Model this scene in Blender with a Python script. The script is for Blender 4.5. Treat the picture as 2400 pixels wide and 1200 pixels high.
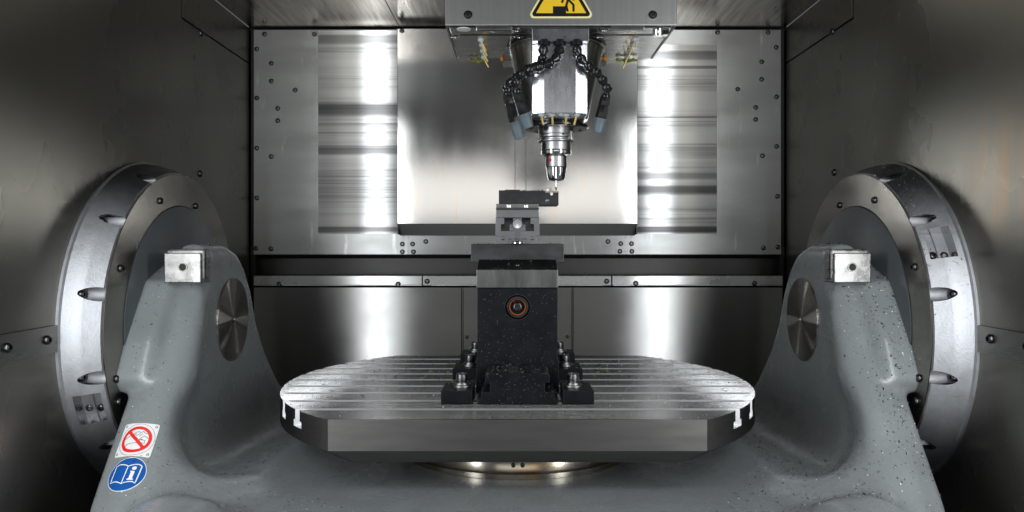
import bpy, bmesh, math, random
import numpy as np
from mathutils import Vector, Matrix
from mathutils.bvhtree import BVHTree

random.seed(7); rng = np.random.default_rng(7)
S = bpy.context.scene
COL = S.collection
for o in list(bpy.data.objects): bpy.data.objects.remove(o)

# ------------------------------------------------------------------ camera
cam_d = bpy.data.cameras.new('camera')
cam = bpy.data.objects.new('camera', cam_d); COL.objects.link(cam)
cam.rotation_euler = (math.radians(90), 0, 0)
cam_d.sensor_width = 36; cam_d.lens = 27
cam_d.shift_x = -13/2400; cam_d.shift_y = -25/2400
cam_d.clip_start = .02; cam_d.clip_end = 50
S.camera = cam

# ------------------------------------------------------------------ light
W = bpy.data.worlds.new('World'); S.world = W; W.use_nodes = True
bg = W.node_tree.nodes['Background']
bg.inputs[0].default_value = (.75, .80, .88, 1); bg.inputs[1].default_value = .13
S.view_settings.view_transform = 'Standard'; S.view_settings.look = 'None'
S.view_settings.exposure = 0; S.view_settings.gamma = 1

def area(name, loc, target, sx, sy, power, color=(1, 1, 1), roll=0):
    l = bpy.data.lights.new(name, 'AREA'); l.shape = 'RECTANGLE'; l.size = sx; l.size_y = sy
    l.energy = power; l.color = color
    o = bpy.data.objects.new(name, l); COL.objects.link(o); o.location = loc
    d = Vector(target)-Vector(loc)
    q = d.to_track_quat('-Z', 'Y'); o.rotation_euler = (q.to_matrix() @ Matrix.Rotation(roll, 3, 'Z')).to_euler()
    return o
# the machine's two upright strip lamps beside the door opening
area('strip_lamp', (-.610, .56, .09), (-.10, 1.7, .09), .11, .84, 5.0, (.93, .97, 1))
area('strip_lamp', (.610, .56, .09), (.10, 1.7, .09), .11, .84, 5.0, (.93, .97, 1))
# the bright workshop seen through the open door: soft light above and below the camera
area('door_light', (0, -.75, .30), (0, 1.9, .10), 1.5, .34, 2.1, (1, .97, .93))
area('work_light', (0, .10, .88), (0, 1.10, -.36), 1.2, .3, 6.5, (1, .98, .95))

# ------------------------------------------------------------------ helpers
F = 1800.0
def PX(u, Y): return (u-1213)/F*Y
def PZ(v, Y): return (575-v)/F*Y
def P(u, v, Y): return (PX(u, Y), Y, PZ(v, Y))

def link(name, me, mat=None, parent=None, smooth=False):
    o = bpy.data.objects.new(name, me); COL.objects.link(o)
    if parent is not None: o.parent = parent
    if mat is not None:
        me.materials.clear(); me.materials.append(mat)
    if smooth:
        me.polygons.foreach_set('use_smooth', [True]*len(me.polygons))
        try: me.set_sharp_from_angle(angle=math.radians(35))
        except Exception: pass
    return o
def tag(o, label=None, cat=None, group=None, kind=None):
    if label: o['label'] = label
    if cat: o['category'] = cat
    if group: o['group'] = group
    if kind: o['kind'] = kind
    return o
def empty(name, loc, label, cat, group=None, kind=None):
    o = bpy.data.objects.new(name, None); COL.objects.link(o); o.location = loc; o.empty_display_size = .02
    return tag(o, label, cat, group, kind)
def wloc(p):
    l = Vector((0, 0, 0))
    while p is not None: l += Vector(p.location); p = p.parent
    return l
def mesh(name, vs, fs, mat, parent=None, smooth=False, bevel=0, seg=2, edge=None):
    """vs in world coordinates; parents are never rotated"""
    vs = [Vector(v) for v in vs]
    if parent is None:
        xs = [v.x for v in vs]; ys = [v.y for v in vs]; zs = [v.z for v in vs]
        org = Vector(((min(xs)+max(xs))/2, (min(ys)+max(ys))/2, min(zs)))
    else: org = wloc(parent)
    me = bpy.data.meshes.new(name)
    me.from_pydata([v-org for v in vs], [], fs); me.validate()
    bm = bmesh.new(); bm.from_mesh(me)
    bmesh.ops.recalc_face_normals(bm, faces=bm.faces)
    if bevel:
        es = [e for e in bm.edges if len(e.link_faces) == 2 and e.calc_face_angle(0) > math.radians(30)]
        rb = bmesh.ops.bevel(bm, geom=es, offset=bevel, segments=seg, profile=.5, affect='EDGES', clamp_overlap=True)
        if mat is m_blk: edge = m_blkedge
        if edge:
            for f_ in rb['faces']: f_.material_index = 1
    bm.to_mesh(me); bm.free()
    o = link(name, me, mat, parent, smooth)
    if edge: me.materials.append(edge)
    if parent is None: o.location = org
    return o
def box_vf(x0, x1, y0, y1, z0, z1):
    v = [(x, y, z) for x in (x0, x1) for y in (y0, y1) for z in (z0, z1)]
    f = [(0, 1, 3, 2), (4, 6, 7, 5), (0, 4, 5, 1), (2, 3, 7, 6), (0, 2, 6, 4), (1, 5, 7, 3)]
    return v, f
def box(name, x0, x1, y0, y1, z0, z1, mat, parent=None, bevel=0, seg=2):
    v, f = box_vf(x0, x1, y0, y1, z0, z1)
    return mesh(name, v, f, mat, parent, bevel=bevel, seg=seg)
def prism_vf(poly, a, b, axis):
    """poly: 2D points; axis 'y': poly=(x,z); 'x': poly=(y,z); 'z': poly=(x,y)"""
    n = len(poly)
    def mk(p, t):
        return {'y': (p[0], t, p[1]), 'x': (t, p[0], p[1]), 'z': (p[0], p[1], t)}[axis]
    v = [mk(p, a) for p in poly]+[mk(p, b) for p in poly]
    f = [tuple(range(n)), tuple(range(2*n-1, n-1, -1))]+[(i, (i+1) % n, n+(i+1) % n, n+i) for i in range(n)]
    return v, f
def prism(name, poly, a, b, axis, mat, parent=None, bevel=0, seg=2, smooth=False):
    v, f = prism_vf(poly, a, b, axis)
    return mesh(name, v, f, mat, parent, bevel=bevel, seg=seg, smooth=smooth)
def lathe_vf(prof, c, axis='z', n=64, closed=True, rmod=None):
    """prof [(r, t)], t along axis (absolute coordinate)"""
    v, f = [], []
    for k, (r, t) in enumerate(prof):
        for i in range(n):
            a = 2*math.pi*i/n
            rr = r*(rmod(k, a) if rmod else 1)
            p, q = rr*math.cos(a), rr*math.sin(a)
            if axis == 'z': v.append((c[0]+p, c[1]+q, t))
            elif axis == 'x': v.append((t, c[1]+p, c[2]+q))
            else: v.append((c[0]+p, t, c[2]+q))
    m = len(prof)
    for k in range(m-1):
        for i in range(n):
            j = (i+1) % n
            f.append((k*n+i, k*n+j, (k+1)*n+j, (k+1)*n+i))
    if closed:
        f.append(tuple(range(n))); f.append(tuple(range((m-1)*n, m*n)))
    return v, f
def lathe(name, prof, c, mat, parent=None, axis='z', n=64, closed=True, rmod=None):
    v, f = lathe_vf(prof, c, axis, n, closed, rmod)
    return mesh(name, v, f, mat, parent, smooth=True)
def ringlathe(name, prof, c, mat, parent=None, axis='z', n=96):
    """closed cross-section loop (annular solid)"""
    v, f = lathe_vf(prof+[prof[0]], c, axis, n, closed=False)
    o = mesh(name, v, f, mat, parent)
    bm = bmesh.new(); bm.from_mesh(o.data); bmesh.ops.remove_doubles(bm, verts=bm.verts, dist=1e-6)
    bmesh.ops.recalc_face_normals(bm, faces=bm.faces); bm.to_mesh(o.data); bm.free()
    o.data.polygons.foreach_set('use_smooth', [True]*len(o.data.polygons)); o.data.set_sharp_from_angle(angle=math.radians(25))
    return o
def boolean(o, cutters, op='DIFFERENCE'):
    for cvf in cutters:
        me = bpy.data.meshes.new('cut'); me.from_pydata([Vector(v) for v in cvf[0]], [], cvf[1])
        bm = bmesh.new(); bm.from_mesh(me); bmesh.ops.recalc_face_normals(bm, faces=bm.faces); bm.to_mesh(me); bm.free()
        c = bpy.data.objects.new('cut', me); COL.objects.link(c)
        m = o.modifiers.new('b', 'BOOLEAN'); m.operation = op; m.solver = 'EXACT'; m.object = c
        bpy.context.view_layer.update()
        dg = bpy.context.evaluated_depsgraph_get()
        nm = bpy.data.meshes.new_from_object(o.evaluated_get(dg))
        o.modifiers.clear(); old = o.data; nm.name = old.name; o.data = nm
        bpy.data.objects.remove(c)
    return o
def rot_to(d):
    return Vector(d).normalized().to_track_quat('Z', 'Y').to_euler()

# ------------------------------------------------------------------ materials
def two_lobes(m, broad, mix):
    """brushed metal: a narrow Beckmann lobe over a broad one (Principled's long GGX tails glare too widely)"""
    nt = m.node_tree; N = nt.nodes; L = nt.links; b = N['Principled BSDF']
    gs = []
    for k in range(2):
        g = N.new('ShaderNodeBsdfAnisotropic'); g.distribution = 'BECKMANN'
        for src, dst in (('Base Color', 'Color'), ('Roughness', 'Roughness'), ('Normal', 'Normal'), ('Tangent', 'Tangent')):
            if k == 1 and src in ('Roughness', 'Tangent'): continue
            si = b.inputs[src]
            if si.is_linked: L.new(si.links[0].from_socket, g.inputs[dst])
            elif src in ('Base Color', 'Roughness'): g.inputs[dst].default_value = si.default_value
        g.inputs['Anisotropy'].default_value = b.inputs['Anisotropic'].default_value if k == 0 else 0
        gs.append(g)
    gs[1].inputs['Roughness'].default_value = broad
    mx = N.new('ShaderNodeMixShader'); mx.inputs[0].default_value = mix
    L.new(gs[0].outputs[0], mx.inputs[1]); L.new(gs[1].outputs[0], mx.inputs[2])
    L.new(mx.outputs[0], N['Material Output'].inputs['Surface'])
def M(name, col, rough, metal=0., noise=None, bump=None, aniso=None, spec=None, coat=None, stains_or_sheen=None, lobes=None):
    """noise=(scale3, amount_on_roughness, amount_on_colour); bump=(scale3, strength, distance);
       stains_or_sheen=(scale3, colour, lo, hi)"""
    m = bpy.data.materials.new(name); m.use_nodes = True
    nt = m.node_tree; N = nt.nodes; L = nt.links
    b = N['Principled BSDF']
    b.inputs['Base Color'].default_value = (*col, 1); b.inputs['Roughness'].default_value = rough
    b.inputs['Metallic'].default_value = metal
    if spec is not None: b.inputs['Specular IOR Level'].default_value = spec
    if coat: b.inputs['Coat Weight'].default_value = coat[0]; b.inputs['Coat Roughness'].default_value = coat[1]
    tc = N.new('ShaderNodeTexCoord')
    def tex(scale, detail=4, rough_=.6):
        mp = N.new('ShaderNodeMapping'); mp.inputs['Scale'].default_value = scale
        L.new(tc.outputs['Object'], mp.inputs['Vector'])
        t = N.new('ShaderNodeTexNoise'); t.inputs['Scale'].default_value = 1; t.inputs['Detail'].default_value = detail
        t.inputs['Roughness'].default_value = rough_
        L.new(mp.outputs[0], t.inputs['Vector']); return t.outputs['Fac']
    colsock = None
    if noise:
        fac = tex(noise[0])
        mr = N.new('ShaderNodeMapRange'); mr.interpolation_type = 'SMOOTHSTEP'; mr.inputs['From Min'].default_value = .2; mr.inputs['From Max'].default_value = .8
        mr.inputs['To Min'].default_value = max(0.02, rough-noise[1]); mr.inputs['To Max'].default_value = rough+noise[1]
        L.new(fac, mr.inputs['Value']); L.new(mr.outputs[0], b.inputs['Roughness'])
        if noise[2]:
            mr2 = N.new('ShaderNodeMapRange'); mr2.interpolation_type = 'SMOOTHSTEP'; mr2.inputs['From Min'].default_value = .2; mr2.inputs['From Max'].default_value = .8
            mr2.inputs['To Min'].default_value = 1-noise[2]; mr2.inputs['To Max'].default_value = 1+noise[2]
            L.new(fac, mr2.inputs['Value'])
            mx = N.new('ShaderNodeMix'); mx.data_type = 'RGBA'; mx.blend_type = 'MULTIPLY'; mx.inputs[0].default_value = 1
            mx.inputs[6].default_value = (*col, 1); L.new(mr2.outputs[0], mx.inputs[7]); colsock = mx.outputs[2]
    if stains_or_sheen:
        for st in (stains_or_sheen if isinstance(stains_or_sheen, list) else [stains_or_sheen]):
            fac = tex(st[0], 6, .65)
            mr = N.new('ShaderNodeMapRange'); mr.inputs['From Min'].default_value = st[2]; mr.inputs['From Max'].default_value = st[3]
            L.new(fac, mr.inputs['Value'])
            if len(st) > 4:   # limit to a box region (object coords): list of (axis, start, end) ramps multiplied
                sep = N.new('ShaderNodeSeparateXYZ'); L.new(tc.outputs['Object'], sep.inputs[0])
                cur = mr.outputs[0]
                for ax, a0, a1 in st[4]:
                    r = N.new('ShaderNodeMapRange'); r.inputs['From Min'].default_value = a0; r.inputs['From Max'].default_value = a1
                    L.new(sep.outputs[ax], r.inputs['Value'])
                    mm = N.new('ShaderNodeMath'); mm.operation = 'MULTIPLY'; L.new(cur, mm.inputs[0]); L.new(r.outputs[0], mm.inputs[1]); cur = mm.outputs[0]
            else: cur = mr.outputs[0]
            mx = N.new('ShaderNodeMix'); mx.data_type = 'RGBA'
            L.new(cur, mx.inputs[0])
            if colsock: L.new(colsock, mx.inputs[6])
            else: mx.inputs[6].default_value = (*col, 1)
            mx.inputs[7].default_value = (*st[1], 1); colsock = mx.outputs[2]
    if colsock: L.new(colsock, b.inputs['Base Color'])
    if bump:
        prev = None
        for bp in (bump if isinstance(bump, list) else [bump]):
            bn = N.new('ShaderNodeBump'); bn.inputs['Strength'].default_value = bp[1]; bn.inputs['Distance'].default_value = bp[2]
            L.new(tex(bp[0], 3), bn.inputs['Height'])
            if prev: L.new(prev, bn.inputs['Normal'])
            prev = bn.outputs[0]
        L.new(prev, b.inputs['Normal'])
    if aniso:
        b.inputs['Anisotropic'].default_value = aniso[0]
        if aniso[1] == 'radial':
            t = N.new('ShaderNodeTangent'); t.direction_type = 'RADIAL'; t.axis = aniso[2]; L.new(t.outputs[0], b.inputs['Tangent'])
        else:
            c = N.new('ShaderNodeCombineXYZ')
            for i in range(3): c.inputs[i].default_value = aniso[1][i]
            L.new(c.outputs[0], b.inputs['Tangent'])
    if lobes: two_lobes(m, *lobes)
    return m

STEEL = (.56, .56, .55)
m_plate = M('back_plate_steel', (.36, .365, .36), .34, 1, noise=((3, 3, 14), .06, .10), bump=((260, 260, 9), .05, .001),
            aniso=(.5, (1, 0, 0)), stains_or_sheen=[((40, 40, 5), (.62, .62, .60), .60, .72)], lobes=(.62, .55))
m_door = M('door_steel', (.64, .632, .612), .165, 1, noise=((22, 22, 3), .018, .035), bump=((300, 300, 4), .02, .0006), aniso=(.25, (0, 0, 1)),
           stains_or_sheen=[((45, 45, 7), (.70, .60, .47), .56, .72, [(2, .98, .84)])], lobes=(.5, .10))
m_low = M('lower_steel', (.58, .58, .565), .40, 1, noise=((3, 3, 8), .05, .06), bump=((8, 8, 400), .06, .001), aniso=(.8, (1, 0, 0)), lobes=(.55, .06))
m_side = M('side_steel', (.295, .284, .258), .29, 1, noise=((3, 3, 2), .05, .08), bump=((200, 200, 5), .035, .001), lobes=(.62, .45))
m_sideR = M('side_steel_reflection_tint', (.295, .284, .258), .29, 1, noise=((3, 3, 2), .05, .08), bump=((200, 200, 5), .035, .001),
           stains_or_sheen=[((28, 28, 4), (.40, .30, .22), .42, .62, [(2, .72, .77), (2, .94, .84), (1, -.02, -.12)])], lobes=(.62, .45))  # warm streaks: reflected workshop light painted into the wall colour
m_ceil = M('ceiling_steel', (.60, .57, .53), .20, 1, noise=((90, 5, 4), .08, .25), bump=((10, 200, 10), .05, .001), lobes=(.5, .25))
m_roof = M('roof_cover', (.03, .03, .03), .5, .3)
m_black = M('black_gap', (.004, .004, .004), .6)
m_dark = M('dark_channel', (.05, .05, .047), .42, .8, noise=((3, 3, 3), .05, .1))
m_flange = M('cover_flange_steel', (.42, .42, .41), .55, .7)
m_ledge = M('ledge_steel', (.52, .52, .51), .28, 1, noise=((6, 6, 6), .06, .06), aniso=(.6, (1, 0, 0)), lobes=(.55, .4))
m_bolt = M('bolt_steel', (.10, .10, .10), .32, 1)
m_rim = M('flange_alloy', (.47, .48, .50), .42, 1, noise=((60, 60, 60), .06, .10), bump=[((700, 700, 700), .30, .0005), ((300, 300, 300), .3, .0010)], lobes=(.68, .75))
m_rimcut = M('machined_pocket', (.42, .42, .43), .24, 1, noise=((90, 90, 90), .05, .05))
m_face = M('flange_face_steel', (.33, .31, .28), .24, 1, noise=((8, 8, 8), .05, .10), bump=((120, 120, 120), .04, .0005))
m_disc = M('grey_disc_paint', (.085, .095, .10), .38, 0, noise=((20, 20, 20), .05, .06), spec=.4)
m_paint = M('grey_casting_paint', (.225, .243, .248), .27, 0, noise=((14, 14, 14), .07, .07), bump=[((130, 130, 130), .16, .001), ((420, 420, 420), .10, .0005)], spec=.5,
            stains_or_sheen=[((260, 260, 260), (.03, .03, .03), .66, .70)])
m_hub = M('turned_steel', (.50, .475, .44), .26, 1, aniso=(.9, 'radial', 'X'), lobes=(.5, .12))
m_pad = M('milled_steel', (.47, .47, .47), .30, 1, noise=((50, 8, 50), .08, .10), bump=((130, 30, 130), .12, .001))
m_table = M('table_steel', (.31, .31, .305), .25, 1, noise=((5, 30, 60), .04, .16), aniso=(.45, (1, 0, 0)), bump=((6, 300, 300), .012, .0005), lobes=(.45, .15),
            stains_or_sheen=[((500, 900, 500), (.03, .03, .03), .66, .70)])
m_tedge = M('table_edge_steel', (.25, .24, .23), .33, 1, noise=((12, 12, 90), .05, .10), bump=((30, 30, 600), .08, .0006), lobes=(.55, .6))
m_slot = M('slot_steel', (.62, .63, .64), .42, .75)
m_ped = M('pedestal_steel', (.46, .42, .35), .20, 1, noise=((12, 12, 12), .05, .15), stains_or_sheen=[((9, 9, 30), (.55, .33, .12), .52, .68)])
m_blk = M('black_oxide', (.006, .0075, .0095), .45, 0, spec=.22, noise=((40, 40, 40), .08, .2), bump=((300, 300, 300), .05, .0005))
m_blkedge = M('worn_oxide_edge', (.30, .31, .32), .35, 1)
m_ground = M('ground_steel', (.26, .26, .255), .34, 1, noise=((60, 60, 10), .07, .15), bump=((160, 160, 60), .12, .0006))
m_dkplate = M('dark_ground_steel', (.10, .102, .103), .36, 1, noise=((30, 30, 60), .06, .2), bump=((200, 200, 60), .06, .0005))
m_vise = M('vise_steel', (.23, .235, .24), .42, .7, noise=((40, 40, 40), .05, .08))
m_visedk = M('vise_recess', (.03, .03, .028), .5, .4)
m_chrome = M('polished_steel', (.72, .72, .73), .12, 1)
m_satin = M('satin_steel', (.52, .52, .525), .36, 1, noise=((20, 20, 160), .04, .04), lobes=(.55, .5))
m_strip = M('guide_strip_steel', (.29, .28, .26), .30, 1, noise=((4, 4, 60), .05, .08), lobes=(.5, .3))
m_head = M('head_cover_steel', (.38, .38, .368), .33, 1, noise=((160, 20, 3), .06, .06), bump=((350, 30, 5), .05, .0008), aniso=(.5, (0, 0, 1)), lobes=(.6, .6))
m_under = M('head_underside_steel', (.42, .41, .39), .24, 1, noise=((10, 80, 10), .06, .12))
m_facet = M('spindle_cover_alloy', (.66, .68, .71), .27, 1, noise=((80, 80, 20), .05, .04), bump=((400, 400, 60), .015, .0004))
m_cone = M('spindle_cone_steel', (.42, .42, .41), .25, 1, noise=((30, 30, 4), .05, .1))
m_hose = M('black_hose_plastic', (.014, .014, .015), .17, 0, noise=((60, 60, 60), .1, 0), spec=.6)
m_tip = M('blue_grey_plastic', (.13, .165, .19), .45, 0)
m_white = M('white_plastic', (.62, .66, .66), .4, 0)
m_brass = M('brass', (.80, .60, .24), .42, 1)
m_seal = M('yellow_green_sealant', (.22, .24, .02), .2, 0, noise=((90, 90, 90), .05, .5))
m_work = M('workpiece_steel', (.045, .046, .048), .40, .6, noise=((30, 30, 60), .08, .25))
m_rubber = M('black_rubber', (.01, .01, .01), .5)
m_orange = M('orange_ring', (.48, .11, .02), .5)
m_red = M('red_print', (.80, .02, .015), .4)
m_wht = M('white_print', (.80, .80, .80), .35)
m_blue = M('blue_print', (.005, .09, .36), .35)
m_yel = M('yellow_print', (.90, .58, .03), .35)
m_pyel = M('pale_yellow_print', (.92, .85, .42), .35)
m_inkb = M('black_print', (.01, .01, .01), .35)
m_amber = M('amber_lens', (.75, .30, .02), .3)
m_tip_d = M('carbide', (.05, .04, .07), .25, .9)
m_chip = M('bright_chip', (.85, .85, .85), .45, .25)
m_chipd = M('dark_chip', (.015, .015, .015), .5, .3)
m_drop = M('yellow_coolant', (.36, .36, .03), .12)
m_redd = M('red_dot', (.65, .03, .01), .35)

def worn_mat(name, bands):
    """steel rubbed by a sliding cover: horizontal streaks and dirt bands at given heights (object z)"""
    m = bpy.data.materials.new(name); m.use_nodes = True
    nt = m.node_tree; N = nt.nodes; L = nt.links; b = N['Principled BSDF']
    b.inputs['Metallic'].default_value = 1
    tc = N.new('ShaderNodeTexCoord'); mp = N.new('ShaderNodeMapping'); mp.inputs['Scale'].default_value = (1.2, 1, 260)
    L.new(tc.outputs['Object'], mp.inputs[0])
    t = N.new('ShaderNodeTexNoise'); t.inputs['Scale'].default_value = 1; t.inputs['Detail'].default_value = 6; t.inputs['Roughness'].default_value = .7
    L.new(mp.outputs[0], t.inputs['Vector'])
    t2m = N.new('ShaderNodeMapping'); t2m.inputs['Scale'].default_value = (.8, 1, 26); L.new(tc.outputs['Object'], t2m.inputs[0])
    t2 = N.new('ShaderNodeTexNoise'); t2.inputs['Scale'].default_value = 1; t2.inputs['Detail'].default_value = 2; L.new(t2m.outputs[0], t2.inputs['Vector'])
    # contrast of fine streaks grows in the patches t2 picks
    mr = N.new('ShaderNodeMapRange'); mr.inputs['From Min'].default_value = .35; mr.inputs['From Max'].default_value = .65
    mr.inputs['To Min'].default_value = .30; mr.inputs['To Max'].default_value = 1; L.new(t.outputs['Fac'], mr.inputs['Value'])
    pm = N.new('ShaderNodeMapRange'); pm.inputs['From Min'].default_value = .42; pm.inputs['From Max'].default_value = .62; L.new(t2.outputs['Fac'], pm.inputs['Value'])
    mix = N.new('ShaderNodeMix'); mix.data_type = 'FLOAT'; L.new(pm.outputs[0], mix.inputs[0]); mix.inputs[2].default_value = 1; L.new(mr.outputs[0], mix.inputs[3])
    sep = N.new('ShaderNodeSeparateXYZ'); L.new(tc.outputs['Object'], sep.inputs[0])
    cur = mix.outputs[0]
    jm = N.new('ShaderNodeMath'); jm.operation = 'MULTIPLY_ADD'; jm.inputs[1].default_value = .014; L.new(t.outputs['Fac'], jm.inputs[0]); L.new(sep.outputs[2], jm.inputs[2])
    for (z, hw, dark) in bands:
        a = N.new('ShaderNodeMath'); a.operation = 'SUBTRACT'; L.new(jm.outputs[0], a.inputs[0]); a.inputs[1].default_value = z+.007
        ab = N.new('ShaderNodeMath'); ab.operation = 'ABSOLUTE'; L.new(a.outputs[0], ab.inputs[0])
        r = N.new('ShaderNodeMapRange'); r.interpolation_type = 'SMOOTHSTEP'; r.inputs['From Min'].default_value = hw*.5; r.inputs['From Max'].default_value = hw*1.3
        r.inputs['To Min'].default_value = dark; r.inputs['To Max'].default_value = 1; L.new(ab.outputs[0], r.inputs['Value'])
        mu = N.new('ShaderNodeMath'); mu.operation = 'MULTIPLY'; L.new(cur, mu.inputs[0]); L.new(r.outputs[0], mu.inputs[1]); cur = mu.outputs[0]
    mx = N.new('ShaderNodeMix'); mx.data_type = 'RGBA'; L.new(cur, mx.inputs[0])
    mx.inputs[6].default_value = (.06, .06, .065, 1); mx.inputs[7].default_value = (.74, .74, .73, 1)
    L.new(mx.outputs[2], b.inputs['Base Color'])
    b.inputs['Roughness'].default_value = .32; b.inputs['Anisotropic'].default_value = .9
    c = N.new('ShaderNodeCombineXYZ'); c.inputs[0].default_value = 1; L.new(c.outputs[0], b.inputs['Tangent'])
    two_lobes(m, .55, .25)
    return m

# bolt prototype: low button head with hexagon socket, axis +Z, radius 1 unit = r
def bolt_vf(r=.0058, h=.0032, rec=.0028, n=18):
    prof = [(r, 0), (r, h*.35), (r*.86, h*.8), (r*.62, h), (rec*1.05, h)]
    v, f = [], []
    for (rr, t) in prof:
        for i in range(n): a = 2*math.pi*i/n; v.append((rr*math.cos(a), rr*math.sin(a), t))
    m = len(prof)
    for k in range(m-1):
        for i in range(n):
            j = (i+1) % n; f.append((k*n+i, k*n+j, (k+1)*n+j, (k+1)*n+i))
    base = len(v)
    for i in range(n):   # hexagon floor ring
        a = 2*math.pi*i/n; hexr = rec*math.cos(math.pi/6)/math.cos(((a) % (math.pi/3))-math.pi/6)
        v.append((hexr*.98*math.cos(a), hexr*.98*math.sin(a), h*.2))
    for i in range(n): j = (i+1) % n; f.append(((m-1)*n+i, (m-1)*n+j, base+j, base+i))
    f.append(tuple(base+i for i in range(n)))
    return v, f
_bm = {}
def bolt(parent, loc, d, r=.0058, h=.0032, mat=None, name='bolt'):
    mat = mat or m_bolt
    k = (r, h, mat.name)
    if k not in _bm:
        v, f = bolt_vf(r, h, r*.48); me = bpy.data.meshes.new('bolt'); me.from_pydata(v, [], f)
        bm = bmesh.new(); bm.from_mesh(me); bmesh.ops.recalc_face_normals(bm, faces=bm.faces); bm.to_mesh(me); bm.free()
        me.materials.append(mat); me.polygons.foreach_set('use_smooth', [True]*len(me.polygons)); me.set_sharp_from_angle(angle=math.radians(40)); _bm[k] = me
    o = bpy.data.objects.new(name, _bm[k]); COL.objects.link(o); o.parent = parent
    o.location = Vector(loc)-wloc(parent); o.rotation_euler = rot_to(d)
    return o

# ------------------------------------------------------------------ enclosure
WX = .672; YB = 1.926; ZC = .546; ZF = -.72; YF0 = .62
# chip pan floor
fl = box('floor', -WX-.02, WX+.02, YF0, YB+.06, ZF-.03, ZF, M('chip_pan_steel', (.10, .10, .10), .4, .9), None)
tag(fl, 'dark chip pan under the tilting cradle', 'floor', kind='structure')
# back wall
bw = empty('back_wall', (0, YB, ZF), 'brushed steel back wall of riveted panels behind the spindle', 'wall', kind='structure')
box('backing_sheet', -WX-.02, WX+.02, YB+.05, YB+.06, ZF, ZC+.03, m_black, bw)
zt = PZ(69, YB); zb = PZ(597, YB)
xl0, xl1, xl2 = PX(594, YB), PX(746, YB), PX(934, YB)
xr2, xr1, xr0 = PX(1492, YB), PX(1680, YB), PX(1831, YB)
zw0, zw1L, zw1R = PZ(548, YB), PZ(72, YB), PZ(105, YB)
m_wornL = worn_mat('worn_steel_left', [(PZ(92, YB)-ZF, .012, .40), (PZ(257, YB)-ZF, .017, .24), (PZ(353, YB)-ZF, .011, .32), (PZ(538, YB)-ZF, .008, .30)])
m_wornR = worn_mat('worn_steel_right', [(PZ(130, YB)-ZF, .012, .4), (PZ(158, YB)-ZF, .003, .35), (PZ(275, YB)-ZF, .002, .3), (PZ(412, YB)-ZF, .010, .4), (PZ(445, YB)-ZF, .012, .18), (PZ(538, YB)-ZF, .008, .15)])
def panel(name, x0, x1, z0, z1, mat, y=YB, t=.008, bevel=.0012):
    return box(name, x0, x1, y, y+t, z0, z1, mat, bw, bevel=bevel)
pl = panel('panel', xl0, xr0, zb, zt, m_plate)          # large sheet
for (a, b_, z1, mm) in ((xl1, xl2+.02, zw1L, m_wornL), (xr2-.02, xr1, zw1R, m_wornR)):
    o = box('worn_strip', a, b_, YB-.0012, YB-.0002, zw0, z1, mm, bw)
# door (raised central cover) with sloping bottom flange
Yd = 1.880
dx0, dx1 = PX(931, Yd), PX(1494, Yd); dz0, dz1 = PZ(525, Yd), PZ(67, Yd)
box('cover_panel', dx0, dx1, Yd, Yd+.003, dz0, dz1, m_door, bw, bevel=.001)
prism('cover_flange', [(Yd+.0004, dz0-.0004), (YB-.004, PZ(552, YB)), (YB-.004, PZ(552, YB)+.003), (Yd+.0034, dz0-.0004)], dx0, dx1, 'x', m_flange, bw)
box('cover_side', dx0, dx0+.002, Yd+.0034, YB-.0015, PZ(550, YB), dz1, m_dark, bw)
box('cover_side', dx1-.002, dx1, Yd+.0034, YB-.0015, PZ(550, YB), dz1, m_dark, bw)
for (a, b_, d_) in ((1206, 1209, .0022), (1231, 1234, .0022)):
    box('cover_bead', PX(a, Yd), PX(b_, Yd), Yd-d_, Yd-.0003, dz0+.001, dz1-.01, m_door, bw, bevel=.0008)
# small riser plates beneath the cover
for (a, b_) in ((928, 988), (1434, 1494)):
    pass
# dark undercut channel
prism('dark_channel', [(YB+.006, zb-.0006), (YB+.045, zb-.01), (YB+.045, PZ(646, YB)+.001), (YB+.05, PZ(646, YB)-.02), (YB+.05, zb+.02), (YB+.0085, zb+.02)], -WX, WX, 'x', m_dark, bw)
YL = 1.918
zl1, zl0 = PZ(646, YL), PZ(670, YL)
for (a, b_) in ((594, 989), (990.5, 1433), (1434.5, 1835)):
    box('ledge_strip', PX(a, YL), PX(b_, YL), YL, YL+.03, zl0, zl1, m_ledge, bw, bevel=.0015)
box('ledge_lip', PX(600, YL), PX(990, YL), YL-.003, YL-.0004, zl0+.0002, zl0+.0032, m_satin, bw, bevel=.0009)
box('ledge_lip', PX(1012, YL), PX(1412, YL), YL-.003, YL-.0004, zl0+.0002, zl0+.0032, m_satin, bw, bevel=.0009)
box('ledge_lip', PX(1436, YL), PX(1830, YL), YL-.003, YL-.0004, zl0+.0002, zl0+.0032, m_satin, bw, bevel=.0009)
YP = 1.914
xs = [594, 1082, 1343, 1835]
for i in range(3):
    box('lower_panel', PX(xs[i], YP)+.0008, PX(xs[i+1], YP)-.0008, YP, YP+.006, ZF, PZ(674, YP), m_low, bw, bevel=.001)
for a in (1084.5, 1340.5):
    box('seam_bead', PX(a-2, YP), PX(a+2, YP), YP-.004, YP-.0004, ZF+.01, PZ(676, YP), m_low, bw, bevel=.0015)
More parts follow.
